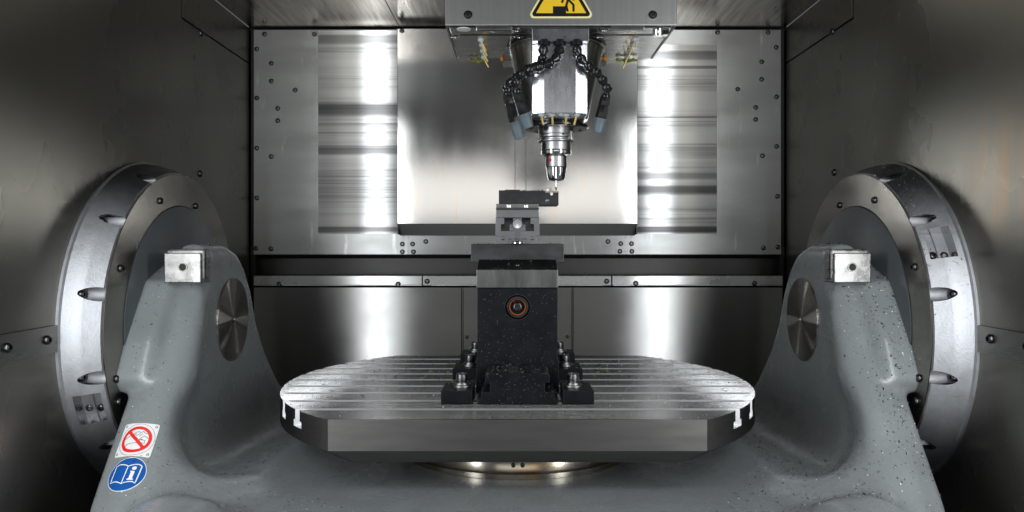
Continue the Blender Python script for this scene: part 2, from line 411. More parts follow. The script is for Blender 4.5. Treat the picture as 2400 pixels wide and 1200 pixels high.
# corner posts (black rubber seal)
for s in (-1, 1):
    box('corner_seal', s*(WX-.011) if s > 0 else -WX, s*WX if s > 0 else -(WX-.011), YB+.01, YB+.03, ZF, ZC, m_black, bw)
boltsL = [(620, 80), (737, 80), (602, 115), (636, 148), (636, 190), (692, 211), (602, 230), (651, 254), (651, 283), (602, 347), (636, 367), (602, 464), (600, 582), (635, 583)]
boltsR = [(1682, 76), (1800, 76), (1819, 111), (1785, 145), (1785, 186), (1729, 209), (1820, 227), (1771, 252), (1771, 280), (1820, 343), (1787, 365), (1822, 460), (1789, 581), (1823, 579)]
clus = [(943, 572), (967, 572), (943, 590), (969, 590), (998, 566), (1425, 566), (1455, 571), (1480, 571), (1453, 589), (1481, 589)]
for (u, v) in boltsL+boltsR+clus:
    bolt(bw, P(u, v, YB-.0005), (0, -1, 0), r=.0060, h=.004)
bolt(bw, P(942, 72, Yd-.0003), (0, -1, 0), r=.0058, h=.004)
for (u, v) in [(655, 666), (933, 666), (1001, 659), (1422, 659), (1490, 664), (1768, 664)]:
    bolt(bw, P(u, v, YL-.0003), (0, -1, 0), r=.0066, h=.006)
for (u, v) in [(1094, 790), (1330, 789)]:
    bolt(bw, P(u, v, YP-.0003), (0, -1, 0), r=.0045, h=.003)
for (u, v) in [(957, 556), (957, 590), (1468, 556), (1468, 589)]:
    bolt(bw, P(u, v, YB-.0005), (0, -1, 0), r=.0022, h=.001, mat=m_satin)
# ceiling
ce = empty('ceiling', (0, 1.2, ZC), 'brushed steel ceiling sheets above the spindle head', 'ceiling', kind='structure')
for (a, b_) in ((-WX+.001, -.2955), (-.2945, .2945), (.2955, WX-.001)):
    box('ceiling_panel', a, b_, 1.500, YB-.006, ZC, ZC+.006, m_ceil, ce, bevel=.0008)
box('roof_bellows', -WX+.001, WX-.001, .50, 1.498, ZC+.03, ZC+.036, m_roof, ce)
box('front_header', -WX+.001, WX-.001, .488, .498, .415, ZC+.036, m_roof, ce)
box('ceiling_backing', -WX-.02, WX+.02, 1.49, YB+.06, ZC+.04, ZC+.05, m_black, ce)
# side walls
for s, nm in ((-1, 'left'), (1, 'right')):
    sw = empty(nm+'_wall', (s*WX, 1.2, ZF), 'dull brushed steel side wall on the %s' % nm, 'wall', kind='structure')
    x0, x1 = (s*WX, s*(WX+.006)) if s > 0 else (s*(WX+.006), s*WX)
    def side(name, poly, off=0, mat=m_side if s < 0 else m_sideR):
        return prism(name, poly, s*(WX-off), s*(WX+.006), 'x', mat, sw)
    zs = .455; ys = 1.535
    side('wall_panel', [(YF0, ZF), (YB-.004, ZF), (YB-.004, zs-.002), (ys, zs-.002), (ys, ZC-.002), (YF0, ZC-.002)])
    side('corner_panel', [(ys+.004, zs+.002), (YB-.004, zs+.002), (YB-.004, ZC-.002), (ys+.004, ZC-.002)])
    box('backing_sheet', *sorted((s*(WX+.01), s*(WX+.02))), YF0, YB+.05, ZF, ZC, m_black, sw)
    # horizontal guide strip with two bolts
    side('guide_strip', [(YF0, -.155), (1.13, -.155), (1.13, -.116), (YF0, -.116)], off=.004, mat=m_strip)
    bl = ((17, 815), (110, 797)) if s < 0 else ((2409, 812), (2322, 794))
    for (u, v) in bl:
        Y = F*(WX-.004)/abs(u-1213); bolt(sw, (s*(WX-.0043), Y, PZ(v, Y)), (-s, 0, 0), r=.0066, h=.005)
    bl = ((469, 407), (471, 78)) if s < 0 else ((1955, 404), (1951, 74))
    for (u, v) in bl:
        Y = F*WX/abs(u-1213); bolt(sw, (s*(WX-.0003), Y, PZ(v, Y)), (-s, 0, 0), r=.0075, h=.004)

# ------------------------------------------------------------------ trunnion flanges
YT, ZT = 1.400, -.1346
def flange(s):
    nm = 'left' if s < 0 else 'right'
    lab = {-1: 'round light alloy bearing flange on the left wall, clean rim', 1: 'round alloy bearing flange on the right wall, chips caked on its upper rim'}[s]
    root = empty('bearing_flange', (s*.672, YT, ZT), lab, 'flange', 'bearing flanges on the two side walls')
    c = (0, YT, ZT)
    X = lambda a: s*a
    box_r = ringlathe('rim', [(.210, X(.6725)), (.285, X(.6725)), (.285, X(.668)), (.2815, X(.666)), (.279, X(.652)), (.2755, X(.640)), (.2745, X(.638)), (.2655, X(.6165)), (.263, X(.6155)), (.210, X(.6155))], c, m_rim, root, 'x', 160)
    cuts = []
    angs = [13.4, -13.4, 40.2, -40.2, 67, 93.8, 120.6, -67, 147, -93, -120]
    rb = .2672
    for a in angs:
        t = math.radians(a); cy, cz = YT-rb*math.cos(t), ZT+rb*math.sin(t)
        cuts.append(lathe_vf([(.0106, X(.60)), (.0106, X(.6490))], (0, cy, cz), 'x', 32))
    # rectangular milled pocket on the rim
    t0, t1, nb = (math.radians(-29), math.radians(-18.5), 2) if s < 0 else (math.radians(25), math.radians(36), 2)
    for (xa, xb, ri) in ((.6225, .6402, .2560), (.6400, .6580, .2600)):
        poly = []
        for t in np.linspace(t0, t1, 6): poly.append((YT-ri*math.cos(t), ZT+ri*math.sin(t)))
        for t in np.linspace(t1, t0, 6): poly.append((YT-.30*math.cos(t), ZT+.30*math.sin(t)))
        cuts.append(prism_vf(poly, X(xa), X(xb), 'x'))
    off = wloc(root)
    cuts = [([Vector(v) for v in c_[0]], c_[1]) for c_ in cuts]
    boolean(box_r, cuts)
    me = box_r.data; me.materials.clear(); me.materials.append(m_rim); me.materials.append(m_rimcut)
    for p in me.polygons:   # faces that came from a cutter are machined bright
        cw = p.center+off; r = math.hypot(cw.y-YT, cw.z-ZT); p.use_smooth = True
        nr = (p.normal.y*(cw.y-YT)+p.normal.z*(cw.z-ZT))/max(r, 1e-6)
        xr = abs(cw.x)
        if .2635 < r < .2815 and .617 < xr < .6665 and (abs(nr) < .88): p.material_index = 1
    me.set_sharp_from_angle(angle=math.radians(28))
    for a in angs:
        t = math.radians(a); cy, cz = YT-rb*math.cos(t), ZT+rb*math.sin(t)
        bolt(root, (X(.6488), cy, cz), (-s, 0, 0), r=.0060, h=.006)
    for xx in (.632, .6495):
        t = t0+.06 if s < 0 else t0+.04
        bolt(root, (X(xx), YT-.2585*math.cos(t), ZT+.2585*math.sin(t)), (0, -math.cos(t), math.sin(t)), r=.0062, h=.004)
    ringlathe('face_plate', [(.2066, X(.6152)), (.2615, X(.6152)), (.2625, X(.6142)), (.2625, X(.6132)), (.2066, X(.6130))], c, m_face, root, 'x', 160)
    lathe('disc', [(.2050, X(.62)), (.2050, X(.6115)), (.2035, X(.6105))], c, m_disc, root, 'x', 128)
    pts = ((375, 471), (458, 483), (283, 629), (274, 888), (278, 942)) if s < 0 else ((1968, 481), (2050, 469), (2143, 626), (2154, 886), (2148, 940))
    for (u, v) in pts:
        Y = F*.613/abs(u-1213); bolt(root, (X(.6129), Y, PZ(v, Y)), (-s, 0, 0), r=.0062, h=.0045)
flange(-1); flange(1)

# ------------------------------------------------------------------ cradle casting (signed-distance solid, surface nets)
def smin(a, b, k):
    h = np.clip(.5+.5*(b-a)/k, 0, 1); return b*(1-h)+a*h-k*h*(1-h)
def smax(a, b, k): return -smin(-a, -b, k)
def poly_sdf(poly, U, V):
    d = np.full(U.shape, 1e9); s = np.ones(U.shape); n = len(poly)
    for i in range(n):
        x0, y0 = poly[i]; x1, y1 = poly[i-1]
        ex, ey = x1-x0, y1-y0; wx, wy = U-x0, V-y0
        t = np.clip((wx*ex+wy*ey)/(ex*ex+ey*ey), 0, 1); bx, by = wx-ex*t, wy-ey*t
        d = np.minimum(d, bx*bx+by*by)
        c1 = V >= y0; c2 = V < y1; c3 = ex*wy > ey*wx
        s = np.where((c1 & c2 & c3) | (~c1 & ~c2 & ~c3), -s, s)
    return s*np.sqrt(d)
def rbox(X, Y, Z, c, h, r):
    q = [np.abs(a-b)-(hh-r) for a, b, hh in zip((X, Y, Z), c, h)]
    o = np.sqrt(sum(np.maximum(t, 0)**2 for t in q)); return o+np.minimum(np.maximum(np.maximum(q[0], q[1]), q[2]), 0)-r
vx = .006
gx = np.arange(-.648, .0001, vx); gx = np.concatenate([gx, -gx[::-1][1:]]) if abs(gx[-1]) < 1e-9 else gx
gx = np.arange(-108, 109)*vx; gy = np.arange(.90, 1.80, vx); gz = np.arange(-.52, .03, vx)
AX, AY, AZ = np.meshgrid(np.abs(gx), gy, gz, indexing='ij', sparse=True)
Y2, Z2 = np.meshgrid(gy, gz, indexing='ij')
arm_prof = [(1.290, -.062), (1.286, .002), (1.385, .002), (1.437, -.012), (1.478, -.043), (1.512, -.090), (1.540, -.150), (1.590, -.212), (1.66, -.275), (1.72, -.34), (1.72, -.60),
            (.985, -.60), (1.03, -.45), (1.073, -.362), (1.11, -.315), (1.15, -.2645), (1.185, -.22), (1.22, -.17), (1.268, -.09)]
ap = poly_sdf(arm_prof, Y2, Z2)[None]
arm = smax(ap, AX-.600+.030*np.clip((AZ+.10)/.08, 0, 1), .018); arm = smax(arm, .520-AX, .022)
# thick rounded front rib that leans forward and down
rib_prof = [(1.254, -.070), (1.272, -.014), (1.30, -.012), (1.30, -.16), (1.22, -.30), (1.13, -.44), (1.06, -.60), (.955, -.60), (1.0, -.45), (1.043, -.362), (1.08, -.315), (1.12, -.2645), (1.155, -.22), (1.19, -.17), (1.238, -.09)]
rb_ = poly_sdf(rib_prof, Y2, Z2)[None]+.006
inner = .508-.03*np.clip((-.16-AZ)/.2, 0, 2)
rib = smax(rb_, AX-.588+.018*np.clip((AZ+.10)/.08, 0, 1), .05); rib = smax(rib, inner-AX, .085)
arm = smin(arm, rib, .02)
# outer ear joining the disc
ear = poly_sdf([(1.262, -.06), (1.203, -.145), (1.172, -.205), (1.186, -.226), (1.25, -.225), (1.42, -.30), (1.52, -.20), (1.48, -.06), (1.34, -.03)], Y2, Z2)[None]-.002
ear = smax(ear, AX-.632, .02); ear = smax(ear, .56-AX, .02)
arm = smin(arm, ear, .007)
# floor with a slightly raised centre, falling away toward the corners
crest = .36+.24*(1.44-AY)
floorz = -.364+.026*np.exp(-((AX-crest)/.05)**2)*np.clip((AY-1.06)/.1, 0, 1)
floor_ = (AZ-floorz+.012*np.clip((1.12-AY)/.2, 0, 1)**2)*.96
fl_in = floor_
fl_in = smax(fl_in, AX-.50, .03); fl_in = smax(fl_in, AY-1.70, .04); fl_in = smax(fl_in, .93-AY, .05); 
body = smin(arm, fl_in, .085)
# hollow either side of the ridge that runs from the table corner to the front
# foot bulge at the front corners
foot = rbox(AX, AY, AZ, (.440, .955, -.415), (.060, .085, .085), .05)
body = smin(body, foot, .055)
tx = np.minimum(crest+.075, .438)
t_ = np.clip(AY, 1.20, 1.75)
hol = np.sqrt((AX-tx)**2+((AY-t_)/1.2)**2+(AZ+.272)**2)-.076
body = smax(body, -hol, .03)
body = smax(body, AX-.632, .004)
def surface_nets(D, gx, gy, gz):
    nx, ny, nz = D.shape; sgn = D < 0
    c = np.stack([sgn[i:nx-1+i, j:ny-1+j, k:nz-1+k] for i in (0, 1) for j in (0, 1) for k in (0, 1)])
    tot = c.sum(0); act = (tot > 0) & (tot < 8)
    idx = -np.ones(act.shape, int); ai = np.argwhere(act); idx[act] = np.arange(len(ai))
    acc = np.zeros((len(ai), 3)); cnt = np.zeros(len(ai))
    corners = [(i, j, k) for i in (0, 1) for j in (0, 1) for k in (0, 1)]
    for a in corners:
        for ax in range(3):
            if a[ax] == 0:
                b = list(a); b[ax] = 1
                da = D[ai[:, 0]+a[0], ai[:, 1]+a[1], ai[:, 2]+a[2]]; db = D[ai[:, 0]+b[0], ai[:, 1]+b[1], ai[:, 2]+b[2]]
                m = (da < 0) != (db < 0); t = np.where(m, da/np.where(m, da-db, 1), 0)
                p = np.tile(np.array(a, float), (len(ai), 1)); p[:, ax] += t
                acc[m] += p[m]; cnt[m] += 1
    pos = ai+acc/cnt[:, None]
    V = np.stack([gx[0]+pos[:, 0]*vx, gy[0]+pos[:, 1]*vx, gz[0]+pos[:, 2]*vx], 1)
    Fs = []
    for ax in range(3):
        b = [1 if i == ax else 0 for i in range(3)]
        sl0 = [slice(1, -1)]*3; sl1 = [slice(1, -1)]*3
        s0 = sgn[tuple(slice(1, n-1) if i != ax else slice(0, n-1) for i, n in enumerate(sgn.shape))]
        s1 = sgn[tuple(slice(1, n-1) if i != ax else slice(1, n) for i, n in enumerate(sgn.shape))]
        e = np.argwhere(s0 != s1); flip = s0[s0 != s1]
        base = e.copy()
        for i in range(3):
            if i != ax: base[:, i] += 1
        u, v = [i for i in range(3) if i != ax]
        def g(du, dv):
            q = base.copy(); q[:, u] -= du; q[:, v] -= dv; return idx[q[:, 0], q[:, 1], q[:, 2]]
        quad = np.stack([g(0, 0), g(1, 0), g(1, 1), g(0, 1)], 1)
        fl_ = flip if ax != 1 else ~flip
        quad[fl_] = quad[fl_][:, ::-1]
        Fs.append(quad)
    return V, np.concatenate(Fs)
Vc, Fc = surface_nets(body, gx, gy, gz)
cradle = empty('tilting_cradle', (0, YT, -.5), 'grey painted cast cradle with two rounded arms carrying the round table', 'machine cradle')
cast = mesh('casting', Vc.tolist(), Fc.tolist(), m_paint, cradle)
cast.data.polygons.foreach_set('use_smooth', [True]*len(cast.data.polygons))
sm = cast.modifiers.new('s', 'SMOOTH'); sm.iterations = 4; sm.factor = .5
bpy.context.view_layer.update()
nm_ = bpy.data.meshes.new_from_object(cast.evaluated_get(bpy.context.evaluated_depsgraph_get())); cast.modifiers.clear(); cast.data = nm_
castbvh = BVHTree.FromPolygons([v.co+wloc(cradle) for v in cast.data.vertices], [p.vertices[:] for p in cast.data.polygons])
for s in (-1, 1):
    lathe('hub_cover', [(.0755, s*.53), (.0755, s*.5175), (.0748, s*.5168), (.0065, s*.5168), (.0055, s*.5200)], (0, YT, ZT), m_hub, cradle, 'x', 96)
    # milled pad at the front of the arm top
    pad = box('pad', *sorted((s*.5735, s*.5130)), 1.245, 1.285, -.0612, -.0120, m_pad, cradle, bevel=.002)
    box('pad_back', *sorted((s*.5750, s*.5105)), 1.2545, 1.275, -.057, -.0060, m_pad, cradle, bevel=.004)
    hx = s*.5425
    hz = PZ(626, 1.245)
    ringlathe('pad_socket', [(.0058, 1.2445), (.0076, 1.2445), (.0076, 1.2437), (.0058, 1.2437)], (hx, 0, hz), m_cone, pad, 'y', 32)
    lathe('pad_socket_core', [(.0058, 1.2446), (.0058, 1.2440)], (hx, 0, hz), m_black, pad, 'y', 24)

# ------------------------------------------------------------------ rotary table
YC, ZTAB, R = 1.400, -.246, .4135
table = empty('rotary_table', (0, YC, -.36), 'round grooved steel table with T slots, centre of the cradle', 'machine table')
zt1, zt2, zt3 = ZTAB, ZTAB-.0446, ZTAB-.070
def tab_poly(r, fl):
    a0 = math.asin(min(1, fl/r)); pts = []
    for a in np.linspace(-a0, a0, 49): pts.append((r*math.cos(a), YC+r*math.sin(a)))
    for a in np.linspace(math.pi-a0, math.pi+a0, 49): pts.append((r*math.cos(a), YC+r*math.sin(a)))
    return pts
pA = tab_poly(R, .315); pB = tab_poly(R-.045, .315-.034)
n = len(pA)
tv = [(x, y, zt1+.02) for x, y in pA]+[(x, y, zt2) for x, y in pA]+[(x, y, zt3) for x, y in pB]
tf = [tuple(range(n)), tuple(range(3*n-1, 2*n-1, -1))]
for k in range(2):
    for i in range(n): j = (i+1) % n; tf.append((k*n+i, k*n+j, (k+1)*n+j, (k+1)*n+i))
tt = mesh('table_top', tv, tf, m_table, table)
# YZ profile with T slots and fine grooves
prof = []
y0, y1 = YC-.33, YC+.33
slots = [1.405+(k-4)*.0635 for k in range(9)]
y = y0; pts = [(y0, zt1)]
gpitch = .00529; gd = .0011
for sc_ in slots+[None]:
    yend = (sc_-.007) if sc_ else y1
    m_ = int((yend-y)/gpitch)
    g = y+(yend-y-m_*gpitch)/2+gpitch*.5
    for i in range(m_):
        gc = g+i*gpitch
        if abs(gc-y) > .003 and abs(yend-gc) > .003 and gc > YC-.3135 and gc < YC+.3135:
            pts += [(gc-.0009, zt1), (gc-.0004, zt1-gd), (gc+.0004, zt1-gd), (gc+.0009, zt1)]
    if sc_:
        pts += [(sc_-.007, zt1), (sc_-.007, zt1-.0165), (sc_-.012, zt1-.0165), (sc_-.012, zt1-.0265), (sc_+.012, zt1-.0265), (sc_+.012, zt1-.0165), (sc_+.007, zt1-.0165), (sc_+.007, zt1)]
        y = sc_+.007
pts += [(y1, zt1), (y1, zt3-.03), (y0, zt3-.03)]
boolean(tt, [([Vector(v)-Vector((0, 0, 0)) for v in prism_vf(pts, -.5, .5, 'x')[0]], prism_vf(pts, -.5, .5, 'x')[1])], 'INTERSECT')
me = tt.data; me.materials.clear()
for mm in (m_table, m_tedge, m_slot): me.materials.append(mm)
for p in me.polygons:
    c = p.center+wloc(table); nz = p.normal.z; p.material_index = 0
    r = math.hypot(c.x, c.y-YC)
    if (abs(nz) < .95 and (r > R-.012 or abs(c.y-YC) > .312)) or c.z < zt1-.03: p.material_index = 1
    elif c.z < zt1-.003: p.material_index = 2
lathe('table_pedestal', [(.200, zt3-.0006), (.204, -.335), (.206, -.352), (.209, -.356), (.209, -.3635)], (0, YC, 0), m_ped, table, 'z', 128)
for u in (1203, 1225):
    Y = 1.193; bolt(table, (PX(u, Y), Y-.0005, PZ(1090, Y)), (0, -1, 0), r=.0036, h=.002)

# ------------------------------------------------------------------ clamping tower
YR = 1.187
tower = empty('clamping_tower', (0, 1.36, ZTAB), 'black workholding tower bolted down in the middle of the round table', 'fixture')
rail = [(650, 1010), (650, 925), (705, 925), (705, 835), (828, 835), (828, 705), (762, 705), (762, 605), (840, 565), (1590, 565), (1672, 605), (1672, 705), (1605, 705), (1605, 835), (1735, 835), (1735, 925), (1790, 925), (1790, 1010)]
rail = [(PX(1010+a/6, YR), PZ(780+b_/6, YR)) for a, b_ in rail]
zz = ZTAB+.0008
rail = [(a, max(b_, zz)) for a, b_ in rail]
prism('base_rail', rail, YR, 1.277, 'y', m_blk, tower, bevel=.0008)
tz = -.0707
tb = [(-.0668, tz), (-.0668, -.187), (-.0692, -.193), (-.0692, zz), (.0690, zz), (.0690, -.193), (.0665, -.187), (.0665, tz)]
body_t = prism('tower_body', tb, 1.2775, 1.66, 'y', m_blk, tower, bevel=.001)
bz = PZ(720, 1.2775)
boolean(body_t, [(lathe_vf([(.0205, 1.26), (.0205, 1.286)], (0, 0, bz), 'y', 64))])
ringlathe('bore_ring', [(.0140, 1.2852), (.0185, 1.2852), (.0185, 1.2795), (.0172, 1.2785), (.0152, 1.2785), (.0140, 1.280)], (0, 0, bz), m_dkplate, tower, 'y', 64)
ringlathe('orange_ring', [(.0122, 1.2852), (.0139, 1.2852), (.0139, 1.2800), (.0126, 1.2815)], (0, 0, bz), m_orange, tower, 'y', 64)
bolt(tower, (0, 1.2852, bz), (0, -1, 0), r=.0085, h=.004, mat=m_dkplate)
ringlathe('bore_lip', [(.0206, 1.2773), (.0218, 1.2773), (.0216, 1.2765), (.0208, 1.2765)], (0, 0, bz), m_dkplate, tower, 'y', 64)
box('steel_plate', -.0680, .0672, 1.2730, 1.66, tz+.0004, PZ(632, 1.273), m_ground, tower, bevel=.0006)
zp = PZ(632, 1.273)+.0003
v, f = prism_vf([(1.2742, zp), (1.317, -.0243), (1.60, -.0243), (1.60, zp)], -.0672, .0665, 'x')
bp_ = mesh('bevel_block', [((x*(.985 if z > -.03 else 1)), y, z) for x, y, z in v], f, m_dkplate, tower, bevel=.0005)
Ys = 1.298
ringlathe('screw_seat', [(.0035, 0), (.0056, 0), (.0056, -.002), (.0035, -.002)], (0, 0, 0), m_satin, tower, 'z', 32)
seat = [c for c in tower.children if c.name.startswith('screw_seat')][0]
d_ = Vector((0, -.0164, .0430)).normalized()   # normal of the slope
slope = math.atan2(zp+.0243, 1.2742-1.317)
nrm = Vector((0, -(-.0243-zp), 1.317-1.2742)).normalized(); nrm = Vector((0, -abs(nrm.y), abs(nrm.z)))
ps = Vector((0, 1.292, zp+(1.292-1.2742)*((-.0243-zp)/(1.317-1.2742))))
me = seat.data
for vv in me.vertices: vv.co = vv.co+wloc(tower)
seat.location = ps-wloc(tower); seat.rotation_euler = rot_to(nrm)
bolt(tower, ps, nrm, r=.0046, h=.003, mat=m_bolt)

top = box('pallet', PX(1103.5, 1.315), PX(1322, 1.315), 1.3185, 1.46, PZ(614.5, 1.315), PZ(572, 1.315), m_dkplate, tower, bevel=.0006)

# clamps: 3 pairs along the tower
def clamp(label_side, s, Y0, label):
    xo, xi = (.1186, .0700)
    root = empty('clamp', (s*.094, Y0+.0375, ZTAB), label, 'clamp', 'bolted clamps along both sides of the tower')
    zt_ = -.2254
    blk = prism('clamp_block', [(s*.0700, zz), (s*.0700, -.2350) , (s*.0606, -.2350) if Y0 > 9 else (s*.0700, -.2340), (s*.0700, zt_), (s*xo, zt_), (s*xo, zz)], Y0, Y0+.076, 'y', m_blk, root, bevel=.0009)
    c = (s*.089, Y0+.043, 0)
    ringlathe('washer', [(.006, zt_+.0002), (.0150, zt_+.0002), (.0150, zt_+.0026), (.0142, zt_+.0034), (.006, zt_+.0034)], c, m_satin, root, 'z', 40)
    ringlathe('washer', [(.006, zt_+.0036), (.0118, zt_+.0036), (.0118, zt_+.0062), (.006, zt_+.0062)], c, m_satin, root, 'z', 40)
    z0 = zt_+.0064
    hd = lathe('clamp_bolt', [(.0090, z0), (.0093, z0+.001), (.0093, z0+.0128), (.0083, z0+.0142), (.0048, z0+.0142), (.0044, z0+.007)], c, m_bolt2, root, 'z', 32)
m_bolt2 = M('clamp_bolt_steel', (.33, .33, .33), .30, 1, noise=((150, 150, 150), .1, .3))
names = ['front', 'middle', 'rear']
for k, Y0 in enumerate((YR, 1.398, 1.589)):
    for s, sd in ((-1, 'left'), (1, 'right')):
        clamp(sd, s, Y0, {0: 'black clamp with socket bolt at the %s front foot of the tower' % sd, 1: 'black clamp on the %s of the tower, middle of its row of three' % sd,
                          2: 'rearmost black clamp beside the %s of the tower, mostly hidden' % sd}[k])

# ------------------------------------------------------------------ vise and workpiece
YV = 1.300; mp_ = YV/F
def vx_(x): return PX(1140+x/7.5, YV)
def vz_(y): return PZ(420+y/7.5, YV)
vise = empty('vise', (0, 1.37, vz_(1139)), 'small grey machinist vise on top of the black tower', 'vise')
YVr = 1.44
outl = [(155, 1137), (155, 1080), (205, 1078), (205, 1000), (155, 990), (157, 666), (935, 666), (938, 990), (885, 1000), (885, 1078), (938, 1080), (938, 1137)]
# body built as frame around the T-shaped opening
body_v = prism('vise_body', [(vx_(a), vz_(b_)) for a, b_ in outl], YV+.0185, YVr, 'y', m_vise, vise, bevel=.0004)
Topen = [(250, 910), (250, 787), (310, 783), (310, 672), (780, 672), (780, 783), (840, 787), (840, 910)]
v, f = prism_vf([(vx_(a), vz_(b_)) for a, b_ in Topen], YV-.02, YV+.06, 'y')
boolean(body_v, [(v, f)]); body_v.data.materials.clear(); body_v.data.materials.append(m_vise)
mzl = wloc(vise)
# shift front of body forward so that it stands on the pallet edge
box('slide_block', vx_(410), vx_(685), YV+.022, YV+.07, vz_(908), vz_(787), m_vise, vise, bevel=.0004)
box('slide_block', vx_(470), vx_(620), YV+.022, YV+.07, vz_(786), vz_(674), m_vise, vise, bevel=.0004)
box('recess_back', vx_(252), vx_(838), YV+.0605, YV+.064, vz_(909), vz_(673), m_visedk, vise)
cx, cz = vx_(545), vz_(780)
lathe('screw_end', [(.0085, YV+.030), (.0085, YV+.0175), (.0078, YV+.0168), (.0012, YV+.0172)], (cx, 0, cz), M('screw_end_steel', (.72, .75, .80), .24, 1, aniso=(.8, 'radial', 'Y')), vise, 'y', 48)
prism('upper_jaw_body', [(vx_(163), vz_(664)), (vx_(167), vz_(531)), (vx_(923), vz_(531)), (vx_(930), vz_(664))], YV+.0185, YVr, 'y', m_vise, vise, bevel=.0004)
prism('jaw', [(vx_(163), vz_(530)), (vx_(165), vz_(490)), (vx_(928), vz_(490)), (vx_(928), vz_(530))], YV+.0190, YVr, 'y', m_dkplate, vise)
prism('jaw', [(vx_(166), vz_(489)), (vx_(166), vz_(421)), (vx_(922), vz_(421)), (vx_(926), vz_(489))], YV+.0225, YV+.040, 'y', m_ground, vise)
for a in (390, 698):
    for d in (-22, 22):
        lathe('jaw_screw', [(.0021, vz_(487)), (.0021, vz_(444))], (vx_(a+d), YV+.0225, 0), m_chrome, vise, 'z', 16)
lathe('pull_stud', [(.0105, vz_(1139)), (.0122, vz_(1128)), (.0122, vz_(1104)), (.0105, vz_(1088)), (.0098, vz_(1080))], (cx, YV+.0165, 0), m_chrome, vise, 'z', 40)
# front moved: shift all vise parts so their front is at YV+.0185 (stands on pallet, whose front edge is at 1.3185)
def text(name, s, size, loc, mat, parent, align='CENTER', rot=(math.pi/2, 0, 0), ext=.0001):
    cu = bpy.data.curves.new(name, 'FONT'); cu.body = s; cu.size = size; cu.align_x = align; cu.extrude = ext; cu.resolution_u = 2
    t = bpy.data.objects.new(name, cu); COL.objects.link(t)
    bpy.context.view_layer.update()
    me = bpy.data.meshes.new_from_object(t.evaluated_get(bpy.context.evaluated_depsgraph_get())); bpy.data.objects.remove(t)
    o = link(name, me, mat, parent); o.location = Vector(loc)-wloc(parent) if parent else loc; o.rotation_euler = rot
    return o
text('engraved_text', 'max. 75Nm=22kN', .0042, (cx, YV+.0182, vz_(1062)), m_inkb, vise)
text('engraved_text', 'LF', .0030, (cx, YV+.0182, vz_(985)), m_inkb, vise)
def ring2d(name, pts, w, y, mat, parent, closed=True, ext=.0003):
    """flat line drawing in the XZ plane facing -Y"""
    vs, fs = [], []
    n = len(pts); rng_ = range(n if closed else n-1)
    for i in rng_:
        a, b_ = Vector(pts[i]), Vector(pts[(i+1) % n]); d = (b_-a)
        if d.length < 1e-9: continue
        d = d.normalized()*w/2; q = Vector((-d.y, d.x)); a2, b2 = a-d*.6, b_+d*.6
        k = len(vs)
        for p in (a2-q, b2-q, b2+q, a2+q): vs.append((p.x, y, p.y))
        for p in (a2-q, b2-q, b2+q, a2+q): vs.append((p.x, y+ext, p.y))
        fs += [(k, k+1, k+2, k+3), (k, k+4, k+5, k+1), (k+1, k+5, k+6, k+2), (k+2, k+6, k+7, k+3), (k+3, k+7, k+4, k)]
    return mesh(name, vs, fs, mat, parent)
hx_ = [(cx+.0047*math.cos(math.radians(60*i)), vz_(972)+.0047*math.sin(math.radians(60*i))) for i in range(6)]
ring2d('engraved_hexagon', hx_, .0004, YV+.0182, m_inkb, vise)
for a in (288, 810):
    arc = [(vx_(a)+.0022*math.cos(math.radians(t)), vz_(1022)+.0022*math.sin(math.radians(t))) for t in range(-30, 211, 30)]
    ring2d('engraved_mark', arc, .0004, YV+.0182, m_inkb, vise, closed=False)
    box('engraved_mark', vx_(a-27), vx_(a+27), YV+.0180, YV+.0186, vz_(1070), vz_(1052), m_inkb, vise)
# workpiece
YW = 1.328
wx = lambda x: PX(1140+x/7.5, YW)
wz = lambda y: PZ(420+y/7.5, YW)
wp = empty('workpiece', (0, YW+.02, wz(460)), 'dark steel block with toothed top edge clamped in the vise under the tool', 'workpiece')
wpts = [(wx(218), wz(424)), (wx(218), wz(195)), (wx(330), wz(195)), (wx(330), wz(184)), (wx(598), wz(184)), (wx(598), wz(206))]
for a, b_ in ((618, 640), (652, 690), (712, 722), (748, 768), (795, 830), (850, 880), (900, 940), (965, 1000)):
    wpts += [(wx(a), wz(206)), (wx(a), wz(188)), (wx(b_), wz(188)), (wx(b_), wz(206))]
wpts += [(wx(1040), wz(206)), (wx(1040), wz(236)), (wx(1260), wz(236)), (wx(1268), wz(244)), (wx(1268), wz(450)), (wx(1260), wz(460)), (wx(926), wz(460)), (wx(926), wz(424))]
wb = prism('block', wpts, YW, YW+.045, 'y', m_work, wp)
boolean(wb, [lathe_vf([(.0058, YW-.004), (.0002, YW+.005)], (wx(1070), 0, wz(378)), 'y', 32)])
wb.data.materials.clear(); wb.data.materials.append(m_work)
me = wb.data; me.materials.append(m_chrome)
for p in me.polygons:
    c = p.center+wloc(wp)
    if math.hypot(c.x-wx(1070), c.z-wz(378)) < .0056 and abs(p.normal.y) < .98: p.material_index = 1
for (a, b_, c_, d_) in ((1045, 1275, 212, 236), (1105, 1160, 150, 212), (1160, 1185, 185, 212)):
    box('machined_lug', wx(a), wx(b_), YW-.002+.0007*(a % 3), YW+.030, wz(d_), wz(c_)-.0001*(a % 5), m_gold if False else M('machined_lug_steel', (.55, .53, .45), .3, 1), wp, bevel=.0004)
for (a, b_, r) in ((1075, 190, .0030), (1145, 262, .0030)):
    lathe('socket_screw', [(r, YW+.004), (r, YW-.003), (r*.8, YW-.0036), (r*.4, YW-.0036), (r*.4, YW-.001)], (wx(a), 0, wz(b_)), m_chrome, wp, 'y', 24)

